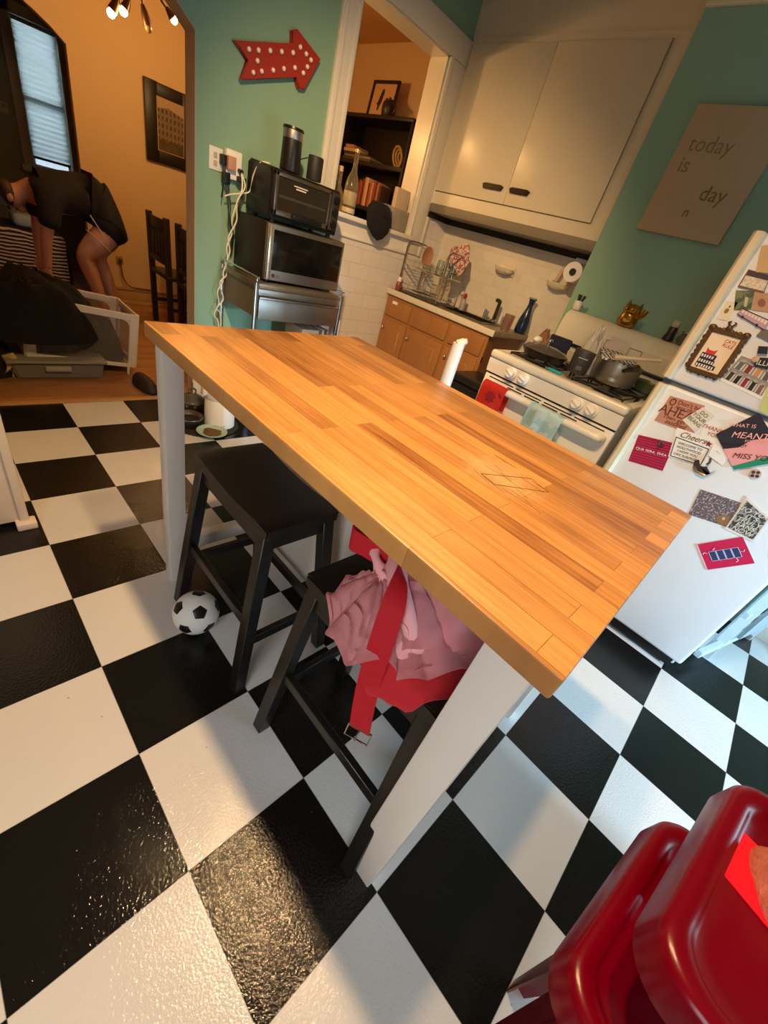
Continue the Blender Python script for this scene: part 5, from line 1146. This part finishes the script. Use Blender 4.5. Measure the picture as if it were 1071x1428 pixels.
# ================================================================== DINING ROOM
t = thing('ceiling_lamp', 'dark branching spot lamp with glowing bulbs in the dining room', 'lamp', (1.24, 1.52, 2.2))
mlp = M('#4a3320', .35, .7)
obj('canopy', B().lathe([(.07, 0), (.07, -.02), (.02, -.035)], (1.24, 1.52, ZC - .001), 24).cyl((1.24, 1.52, ZC - .03), (1.24, 1.52, 2.20), .010), mlp, t)
obj('hub', B().sphere((1.24, 1.52, 2.19), .045), mlp, t)
for (a0, hd, tip, lit) in (((1.17, 1.50, 2.06), (1.105, 1.50, 1.955), (1.072, 1.5, 1.895), True), ((1.20, 1.50, 2.05), (1.165, 1.50, 1.975), (1.140, 1.5, 1.930), True), ((1.235, 1.50, 2.06), (1.245, 1.50, 1.985), (1.268, 1.5, 1.915), False), ((1.34, 1.49, 2.06), (1.385, 1.49, 2.03), (1.412, 1.49, 2.008), True), ((1.45, 1.42, 2.16), (1.72, 1.32, 2.14), (1.78, 1.305, 2.11), True)):  # last arm and bulb are invented, out of view, to hold the fill light
    arm = obj('arm', B().tube(smooth_path([(1.24, 1.52, 2.19), a0, hd], 5), .006, 8), mlp, t)
    dv = (Vector(tip) - Vector(hd)).normalized()
    obj('spot_shade', B().tube([Vector(hd) - dv * .01, Vector(hd) + dv * .02, tip], [.010, .020, .026], 16), mlp, arm)
    obj('bulb', B().sphere(Vector(tip) + dv * .012, .022, n=14), M('#ffdf9a', .3, emit=14.0, var=0) if lit else M('#6b5138', .3), arm)
t = thing('wall_picture', 'black framed sepia building photograph on the orange wall', 'picture frame', (1.81, 2.63, 1.25))
b = B()
for a, c in (((1.612, 2.615, 1.25), (1.715, 2.645, 1.80)), ((1.925, 2.615, 1.25), (2.03, 2.645, 1.80)), ((1.614, 2.617, 1.252), (2.028, 2.645, 1.352)), ((1.614, 2.617, 1.70), (2.028, 2.645, 1.798))): b.box(a, c, .004)
obj('frame', b, M('#1c140d', .4), t)
obj('mat_line', B().box((1.705, 2.612, 1.342), (1.935, 2.62, 1.71)), M('#b0864c', .5), t)
mph, nt, bs = new_mat('sepia_building'); sp = N(nt, 'ShaderNodeSeparateXYZ'); nt.links.new(pos(nt), sp.inputs[0]); cb = N(nt, 'ShaderNodeCombineXYZ'); nt.links.new(sp.outputs[0], cb.inputs[0]); nt.links.new(sp.outputs[2], cb.inputs[1])
br = N(nt, 'ShaderNodeTexBrick'); nt.links.new(cb.outputs[0], br.inputs[0]); br.inputs['Scale'].default_value = 1; br.inputs['Brick Width'].default_value = .034; br.inputs['Row Height'].default_value = .05; br.inputs['Mortar Size'].default_value = .011; br.offset = 0
br.inputs['Color1'].default_value = (.05, .032, .016, 1); br.inputs['Color2'].default_value = (.09, .06, .03, 1); br.inputs['Mortar'].default_value = (.19, .13, .07, 1)
sky = math_n(nt, 'GREATER_THAN', math_n(nt, 'ADD', sp.outputs[2], math_n(nt, 'MULTIPLY', math_n(nt, 'ABSOLUTE', math_n(nt, 'SUBTRACT', sp.outputs[0], 1.80)), .25)), 1.655)
gr = math_n(nt, 'LESS_THAN', sp.outputs[2], 1.43); c1 = mixc(nt, sky, br.outputs[0], (.40, .29, .16)); c2 = mixc(nt, gr, c1, mixc(nt, noise_n(nt, 45, 4, pos(nt)), (.02, .013, .006), (.17, .11, .05)))
nt.links.new(c2, bs.inputs['Base Color']); bs.inputs['Roughness'].default_value = .25
obj('photograph', B().box((1.712, 2.610, 1.349), (1.928, 2.616, 1.703)), mph, t, smooth=False)
def dining_chair(loc, label, rot=0):
    t = thing('dining_chair', label, 'chair', loc, rotz=rot, group='dark dining chairs', world=False); h = .40
    for y in (-.19, .19):
        obj('leg', B().leg((.02, y, 0), (0, y, .90), .042), m_darkwood, t); obj('leg', B().leg((.40, y, 0), (.39, y, .45), .04), m_darkwood, t)
    obj('seat', B().box((-.01, -.215, .44), (.42, .215, .475), .008), m_darkwood, t)
    for z0, z1 in ((.80, .88), (.55, .59)): obj('back_rail', B().box((-.012, -.19, z0), (.012, .19, z1), .004), m_darkwood, t)
    for k in range(4): obj('slat', B().box((-.008, -.135 + .07 * k, .58), (.008, -.10 + .07 * k, .81), .002), m_darkwood, t)
    for y in (-.19, .19): obj('stretcher', B().bar((.02, y, .20), (.39, y, .20), .018, .03), m_darkwood, t)
    return t
dining_chair((1.43, 1.93, 0), 'dark slatted dining chair farther back by the orange wall')
dining_chair((1.45, 1.36, 0), 'dark slatted dining chair half hidden by the arch edge')
t = thing('dining_table', 'dark dining table behind the chairs in the dining room', 'table', (2.2, 1.65, 0))
obj('tabletop', B().box((1.72, 1.0, .72), (2.70, 2.3, .76), .006), m_darkwood, t)
for x in (1.80, 2.62):
    for y in (1.08, 2.22): obj('leg', B().box((x - .03, y - .03, 0), (x + .03, y + .03, .72), .004), m_darkwood, t)
one('paper_stack', B().box((1.74, 2.0, .761), (1.98, 2.2, .80), .003), m_paper, 'white papers on the dark dining table behind the chairs', 'paper')
t = thing('wall_outlet', 'small outlet with a cord low on the orange wall', 'outlet', (1.32, 2.645, .39))
obj('plate', B().box((1.295, 2.643, .355), (1.355, 2.65, .425), .003), M('#a8814f', .5), t)
obj('plug', B().box((1.312, 2.62, .375), (1.338, 2.645, .405), .004), M('#5b3d20', .5), t)
cord('power_cord', [(1.325, 2.63, .375), (1.33, 2.625, .30), (1.335, 2.622, .25), (1.365, 2.62, .19), (1.42, 2.618, .165), (1.60, 2.616, .162)], .006, M('#6b4a28', .6), 'brown cord running from the dining outlet along the baseboard')
t = thing('thermostat', 'small white wall control left of the far window', 'thermostat', (.93, 4.59, 1.30))
obj('case', B().box((.895, 4.57, 1.25), (.965, 4.598, 1.345), .006), M('#b9b09c', .5), t); obj('dial', B().cyl((.93, 4.572, 1.31), (.93, 4.562, 1.31), .018), M('#8f8878', .5), t)
t = thing('settee', 'low seat under a zebra-striped throw beyond the second arch', 'settee', (.50, 3.25, 0))
obj('base', B().box((-.30, 3.0, 0), (1.0, 3.55, .36), .04, 3), M('#1c140e', .8), t)
obj('throw', B().box((-.28, 2.985, .03), (.98, 3.54, .45), .05, 4), mat_weave((.012, .009, .007), (.62, .56, .48), 7, .8, (1.4, 1.4, 1.5)), t, label='zebra-striped black and white throw')
one('blue_cushion', B().box((.62, 3.08, .452), (.82, 3.3, .56), .04, 3), M('#9fb3bd', .8), 'pale blue cushion on the zebra-striped settee', 'cushion')

# hamper, bin, clothes
t = thing('storage_bin', 'grey lidded storage bin under the mesh hamper', 'storage bin', (.38, .86, 0))
obj('tub', B().prism([(.17, 0), (.60, 0), (.62, .10), (.15, .10)], 'y', .66, 1.06, .01), M('#6f6a60', .5), t)
obj('lid', B().box((.13, .645, .098), (.635, 1.075, .116), .005), M('#8d8878', .5), t)
obj('latch', B().box((.305, .635, .055), (.435, .66, .085), .005), M('#a39e90', .45), t)
t = thing('mesh_hamper', 'white mesh-sided laundry hamper tilted on the grey bin', 'hamper', (.53, .92, .05))
X0, X1, Y0, Y1, H0 = -.30, .29, -.19, .22, .35
hm = Matrix.Translation((.535, .92, .085)) @ Matrix.Rotation(math.radians(6.5), 4, 'Y'); mh = M('#ddd3c6', .7, var=.08, scale=40, bump=.2, bscale=200)
for nm, segs in (('front_frame', Y0), ('rear_frame', Y1)):
    b = B(); b.box((X0, segs - .008, 0), (X0 + .05, segs + .008, H0), .006).box((X1 - .05, segs - .008, 0), (X1, segs + .008, H0), .006).box((X0 + .003, segs - .007, H0 - .045), (X1 - .003, segs + .007, H0 - .002), .006).box((X0 + .003, segs - .007, -.004), (X1 - .003, segs + .007, .02), .004)
    for (cx_, s_) in ((X0 + .05, 1), (X1 - .05, -1)):
        b.prism([(cx_, H0 - .045)] + [(cx_ + s_ * .045 * (1 - math.cos(a)), H0 - .045 - .045 * (1 - math.sin(a))) for a in [PI/2 * k / 5 for k in range(6)]][::-1] , 'y', segs - .006, segs + .006)
    b.xf(hm); obj(nm, b, mh, t, smooth=False)
for nm, x in (('left_frame', X0), ('right_frame', X1)):
    b = B().box((x - .008, Y0, 0), (x + .008, Y0 + .05, H0), .006).box((x - .008, Y1 - .05, 0), (x + .008, Y1, H0), .006).box((x - .007, Y0 + .003, H0 - .045), (x + .007, Y1 - .003, H0 - .003), .006).box((x - .007, Y0 + .003, -.003), (x + .007, Y1 - .003, .03), .004); b.xf(hm); obj(nm, b, mh, t)
b = B().box((X0 + .04, Y0 + .002, .01), (X1 - .04, Y0 + .004, H0 - .03)).box((X0 + .04, Y1 - .004, .01), (X1 - .04, Y1 - .002, H0 - .03)).box((X1 - .004, Y0 + .04, .01), (X1 - .002, Y1 - .04, H0 - .03)); b.xf(hm)
obj('mesh_panels', b, M('#8a8070', .7, alpha=.22, var=.1), t)
obj('floor_panel', B().box((X0, Y0, -.004), (X1, Y1, .004)).xf(hm), M('#a89c8a', .8), t)
b = B().box((X1 - .055, Y0 - .012, -.055), (X1 - .04, Y0 - .006, .03), .002); b.xf(hm); obj('strap', b, mh, t)
one('folded_jeans', heap((.42, .90, .125), .15, .14, .13, seed=61, fold=.3, nt=48, nr=16), M('#3b4146', .9, var=.2), 'slate grey garment at the left inside the mesh hamper', 'clothes')
one('camouflage_jacket', heap((.69, .91, .085), .125, .15, .22, seed=62, fold=.35, nt=48, nr=18), M('#2a261a', .95, var=.5, scale=25), 'dark olive garment at the right inside the mesh hamper', 'clothes')
b = heap((.33, 1.06, .30), .38, .22, .20, seed=63, fold=.35, nt=64, nr=22, lobes=.12)
one('dark_clothes', b, m_darkcloth, 'pile of black and dark brown clothes across the hamper top', 'clothes', loc=(.33, 1.06, .30))
b = heap((.34, .775, .22), .31, .15, .295, seed=66, fold=.16, nt=64, nr=22, lobes=.10, p=4)
one('dark_coat', b, M('#100d0a', .95, var=.3, bump=.3, bscale=120), 'black coat sleeve hanging over the front of the hamper', 'coat', loc=(.37, .78, .22))
b = heap((-.02, .86, .0), .20, .20, .42, seed=68, fold=.25, nt=56, nr=22, lobes=.10, p=3)
one('dark_duffel', b, M('#17110c', .9, var=.3, bump=.2, bscale=90), 'dark fabric heap on the floor left of the hamper', 'clothes', loc=(-.02, .86, 0))
one('yellow_cloth', B().grid(lambda i, j: (.115 + .06 * j + .02 * math.sin(4 * i), .70 + .02 * math.cos(5 * i + 3 * j), .002 + .15 * (1 - i) * (.75 + .25 * j)), 14, 8), M('#c9b26a', .8), 'pale yellow cloth hanging at the left end of the grey bin', 'cloth')
t = thing('slipper', 'dark slipper lying on the wood floor by the table leg', 'slipper', (.80, .49, 0), rotz=.1, world=False)
b = B().grid(lambda i, j: ((.042 + .010 * math.sin(i * PI)) * math.cos(PI * j) * (1 - .75 * abs(2 * i - 1) ** 5), -.135 + .27 * i, .012 + (.052 + .022 * math.sin(i * 2.4)) * math.sin(PI * j) * (1 - .85 * abs(2 * i - 1) ** 6)), 20, 12); obj('upper', b, M('#2b2420', .6, var=.2), t)
obj('sole', B().prism([(.048 * math.cos(a) * (1.0 if math.sin(a) > 0 else .85), .14 * math.sin(a)) for a in [2*PI*k/24 for k in range(24)]], 'z', 0, .016, .003), M('#191512', .7), t)

# ================================================================== PERSON BENDING OVER
pt = thing('person', 'person in dark tee and shorts bending over the dark laundry pile', 'person', (.95, 2.0, 0))
def P(x, y, z): return (x, 2.0 + y, z)
verts = [(P(1.13, 0, .80), (.135, .15)), (P(1.00, 0, .885), (.125, .15)), (P(.84, 0, .875), (.125, .145)), (P(.69, 0, .855), (.12, .15)), (P(.60, 0, .845), (.07, .09)), (P(.545, 0, .825), .050), (P(.495, 0, .80), .082), (P(.455, 0, .765), .070),
         (P(1.07, -.095, .72), .105), (P(.975, -.10, .62), .096), (P(.86, -.10, .50), .066), (P(.90, -.10, .38), .060), (P(.945, -.10, .20), .042), (P(.96, -.10, .08), .036), (P(.86, -.11, .035), .033),
         (P(1.14, .095, .70), .105), (P(1.08, .10, .61), .092), (P(1.0, .10, .49), .064), (P(1.04, .10, .37), .060), (P(1.09, .10, .20), .042), (P(1.11, .10, .08), .036), (P(1.01, .11, .035), .033),
         (P(.68, -.17, .84), .062), (P(.645, -.20, .70), .046), (P(.615, -.20, .57), .038), (P(.605, -.19, .46), .032), (P(.60, -.185, .385), .026),
         (P(.68, .17, .84), .062), (P(.66, .20, .70), .046), (P(.64, .20, .57), .038), (P(.63, .19, .46), .032), (P(.625, .185, .385), .026),
         (P(.430, 0, .785), .020)]
edges = [(0, 1), (1, 2), (2, 3), (3, 4), (4, 5), (5, 6), (6, 7), (0, 8), (8, 9), (9, 10), (10, 11), (11, 12), (12, 13), (13, 14), (0, 15), (15, 16), (16, 17), (17, 18), (18, 19), (19, 20), (20, 21), (3, 22), (22, 23), (23, 24), (24, 25), (25, 26), (3, 27), (27, 28), (28, 29), (29, 30), (30, 31)]
b = B(); merge(b, skin_bm(verts[:32], edges))
for s_ in (-1, 1):
    hx, hy, hz = (.60, s_ * .185, .385) if s_ < 0 else (.625, s_ * .185, .385)
    fv = [(P(hx, hy, hz + .02), .024), (P(hx - .005, hy, hz - .035), .027)]; fe = [(0, 1)]
    for k, (dx, L) in enumerate(((-.026, .060), (-.009, .070), (.009, .066), (.026, .052))):
        n0 = len(fv); fv += [(P(hx + dx, hy - s_ * .005, hz - .055), .0095), (P(hx + dx * 1.1, hy - s_ * .012, hz - .055 - L * .5), .0085), (P(hx + dx * 1.1, hy - s_ * .026, hz - .055 - L * .9), .0075)]; fe += [(1, n0), (n0, n0 + 1), (n0 + 1, n0 + 2)]
    n0 = len(fv); fv += [(P(hx - .034, hy - s_ * .01, hz - .02), .011), (P(hx - .046, hy - s_ * .022, hz - .05), .0095)]; fe += [(1, n0), (n0, n0 + 1)]
    merge(b, skin_bm(fv, fe))
# face: nose, brow, chin, ears, eyes and mouth modelled on the lowered head
hc = Vector(P(.475, 0, .785)); f_ = Vector((.05, 0, -1)).normalized(); u_ = Vector((-1, 0, -.05)).normalized()
b.sphere(hc + f_ * .078 - u_ * .012, .014, (1, .8, 1.1), 10); b.sphere(hc + f_ * .062 - u_ * .062, .026, (1, 1, .9), 12)
for s_ in (-1, 1): b.sphere(hc + Vector((0, s_ * .076, 0)) - f_ * .005, .022, (.9, .35, 1.2), 10)
body = obj('body', b, m_skin, pt)
for s_ in (-1, 1): obj('eye', B().sphere(hc + f_ * .068 + u_ * .012 + Vector((0, s_ * .03, 0)), .009, n=10), M('#2a1d16', .3), pt)
obj('mouth', B().sphere(hc + f_ * .074 - u_ * .044, .016, (.4, 1.2, .35), 10), M('#8a4a40', .5), pt)
hv = [(tuple(hc - f_ * .012 + u_ * .050), .084), (tuple(hc - f_ * .030 + u_ * .0), .092), (tuple(hc - f_ * .035 - u_ * .045), .072)]
obj('hair', B() if False else (lambda q: (merge(q, skin_bm(hv, [(0, 1), (1, 2)])), q)[1])(B()), M('#3a2416', .6, var=.3, scale=60), pt)
sv = [(P(1.08, 0, .855), (.150, .17)), (P(.95, 0, .895), (.142, .165)), (P(.82, 0, .885), (.140, .158)), (P(.69, 0, .862), (.132, .162)), (P(.61, 0, .85), (.078, .10)),
      (P(.68, -.175, .845), .082), (P(.655, -.21, .73), .074), (P(.645, -.215, .655), .074), (P(.68, .175, .845), .082), (P(.665, .21, .73), .074), (P(.66, .215, .655), .074)]
q = B(); merge(q, skin_bm(sv, [(0, 1), (1, 2), (2, 3), (3, 4), (3, 5), (5, 6), (6, 7), (3, 8), (8, 9), (9, 10)], 2)); obj('shirt', q, M('#17130f', .9, var=.2), pt)
hv2 = [(P(1.00, 0, .885), (.158, .178)), (P(1.13, 0, .81), (.165, .182)), (P(1.065, -.097, .73), .132), (P(.995, -.10, .655), .124), (P(1.14, .097, .71), .132), (P(1.09, .10, .635), .120)]
q = B(); merge(q, skin_bm(hv2, [(0, 1), (1, 2), (2, 3), (1, 4), (4, 5)], 1)); sh = obj('shorts', q, M('#15110e', .85, var=.2), pt)
def ring(c, d, r, n=24):
    d = Vector(d).normalized(); e = d.orthogonal().normalized(); g_ = d.cross(e); return [Vector(c) + (e * math.cos(2*PI*k/n) + g_ * math.sin(2*PI*k/n)) * r for k in range(n)]
obj('hem_piping', B().tube(ring(P(.975, -.10, .622), (-.62, 0, -.72), .099), .004, 6, closed=True).tube(ring(P(1.06, .10, .598), (-.55, 0, -.75), .094), .004, 6, closed=True).tube(smooth_path([P(.985, -.235, .68), P(.945, -.215, .745), P(.915, -.19, .80)], 5), .004, 6), M('#b8a690', .7), sh, label='pale piping on the shorts hem')

# ================================================================== FLOOR BESIDE THE CART
one('round_mat', B().lathe([(.001, .001), (.20, .001), (.205, .004), (.20, .007), (.001, .007)], (.95, -.07, 0), 40, cap=False), M('#2b241d', .9, var=.3, bump=.5, bscale=90), 'dark round woven mat under the pots and the food dish', 'mat', loc=(.95, -.07, 0))
t = thing('glass_lid_pot', 'steel pot with a domed glass lid at the back of the round mat', 'pot', (.93, .06, .008), world=False)
obj('body', B().lathe([(.001, .002), (.078, .0), (.085, .01), (.085, .085), (.089, .088), (.082, .088), (.08, .01), (.001, .008)], (0, 0, 0), 32, cap=False), M('#5f564a', .25, 1.0), t)
obj('lid', B().lathe([(.086, .09), (.075, .108), (.04, .125), (.001, .130)], (0, 0, 0), 32, cap=False), M('#b3ab98', .06, trans=.8, var=0), t)
obj('lid_handle', B().tube(smooth_path([(-.022, 0, .128), (-.024, 0, .152), (0, 0, .168), (.024, 0, .152), (.022, 0, .128)], 4), .006, 8), m_chrome, t)
t = thing('steel_bowl', 'shallow steel bowl with a dark base on the round mat', 'bowl', (.85, -.085, .008), world=False)
obj('base', B().lathe([(.055, 0), (.072, .004), (.075, .035), (.07, .038)], (0, 0, 0), 30), M('#1a1512', .5), t)
obj('bowl', B().lathe([(.001, .025), (.045, .026), (.075, .055), (.082, .058), (.083, .054), (.078, .048), (.072, .036), (.001, .03)], (0, 0, 0), 32, cap=False), m_steel, t)
obj('food', B().lathe([(.001, .034), (.03, .032), (.045, .027)], (.004, .0, 0), 18, cap=False), M('#6a4424', .8, var=.4, scale=80), t)
t = thing('food_dish', 'pale green dish of food at the front of the round mat', 'dish', (.925, -.235, .004), world=False)
obj('dish', B().lathe([(.001, .004), (.045, .0), (.05, .003), (.085, .022), (.088, .025), (.084, .027), (.05, .009), (.001, .008)], (0, 0, 0), 36, cap=False), M('#a9c2ad', .3, var=.06), t)
obj('food', heap((0, 0, .010), .055, .05, .010, seed=71, fold=.6, nt=36, nr=12, lobes=.25), M('#6d5030', .8, var=.5, scale=90), t)
t = thing('food_bin', 'tall white ribbed canister standing behind the green dish', 'canister', (1.03, -.11, .004), world=False)
obj('body', B().lathe([(.085, 0), (.09, .006), (.088, .17), (.083, .18)], (0, 0, 0), 36), M('#ece5d8', .4, var=.03), t)
obj('lid', B().lathe([(.086, .178), (.090, .184), (.089, .27), (.084, .285), (.001, .288)], (0, 0, 0), 36), M('#f0e9dc', .35, var=.03), t)
obj('handle', B().box((-.115, -.02, .20), (-.085, .02, .285), .008), M('#ece5d8', .4), t)
b = B()
for k in range(8): a = -2.35 + k * .09; b.sphere((.0898 * math.cos(a), .0898 * math.sin(a), .022 + .003 * (k % 2)), .004, (1, 1, 1.2), 6)
obj('lettering', b, M('#b9ad9c', .6), t)

# ================================================================== RED STOOLS AT THE CAMERA'S SIDE
def red_stool(loc, rot, h, label):
    t = thing('metal_stool', label, 'stool', loc, rotz=rot, group='stacked red metal stools', world=False); w_ = .172; R_ = .05
    def rr(wd, r, n=12): return [(sx * (wd - r) + r * math.cos(a0 + PI/2 * k / n), sy * (wd - r) + r * math.sin(a0 + PI/2 * k / n)) for sx, sy, a0 in ((1, 1, 0), (-1, 1, PI/2), (-1, -1, PI), (1, -1, 1.5 * PI)) for k in range(n + 1)]
    b = B(); L = [(w_ - .010, h - .055, R_), (w_ + .002, h - .05, R_), (w_, h - .010, R_), (w_ - .003, h - .002, R_), (w_ - .010, h, R_), (w_ - .022, h - .001, R_ * .85), (w_ - .027, h - .006, R_ * .8), (w_ - .033, h - .011, R_ * .75), (w_ - .055, h - .012, R_ * .6), (.02, h - .013, .012)]
    rings = [[b.bm.verts.new((x, y, z)) for x, y in rr(wd, r)] for wd, z, r in L]; n = len(rings[0])
    for a, c in zip(rings, rings[1:]):
        for k in range(n): b.bm.faces.new((a[k], a[(k+1) % n], c[(k+1) % n], c[k]))
    b.bm.faces.new(rings[-1]); obj('seat', b, m_red, t, ang=60)
    for sx in (-1, 1):
        for sy in (-1, 1):
            bot = (sx * (w_ - .085), sy * (w_ - .085), .0)
            b = B(); tw_, bw = .055, .030; e1 = Vector((-sx, 0, 0)); e2 = Vector((0, -sy, 0)); T_, Bm = Vector((sx * (w_ - .055), sy * (w_ - .055), h - .03)), Vector(bot)
            for e in (e1, e2): b.quad([T_, T_ + e * .11, Bm + e * bw, Bm], (e2 if e is e1 else e1), .004)
            obj('leg', b, m_red, t)
    return t
ang = math.radians(-9.26); dv = Vector((math.cos(ang), math.sin(ang), 0)); nv = Vector((math.sin(ang), -math.cos(ang), 0))
c = Vector((.238, -2.643, 0)) + (dv + nv) * .172; c2 = Vector((.205, -2.622, 0)) + (dv + nv) * .172
red_stool((c2.x, c2.y, 0), ang, .615, 'lower red metal stool partly covered by the one above it')
red_stool((c.x, c.y, .125), ang, .615, 'upper red metal stool with a painted light patch on its seat')
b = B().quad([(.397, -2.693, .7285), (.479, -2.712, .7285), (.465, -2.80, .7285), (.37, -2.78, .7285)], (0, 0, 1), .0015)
one('light_patch_sheet', b, M('#e00b26', .5, var=.05), 'bright red sheet painted as a patch of light on the upper red stool', 'sheet', smooth=False)  # lit patch of the seat, put in as a brighter red sheet
b = heap((.43, -2.785, .731), .062, .062, .05, seed=81, fold=.3, nt=64, nr=20, lobes=.1, p=4)
one('knitted_cloth', b, M('#b5695c', .95, var=.25, scale=120, bump=.8, bscale=140), 'dusty terracotta textured cloth bundle on the upper red stool', 'cloth', loc=(.43, -2.785, .731))
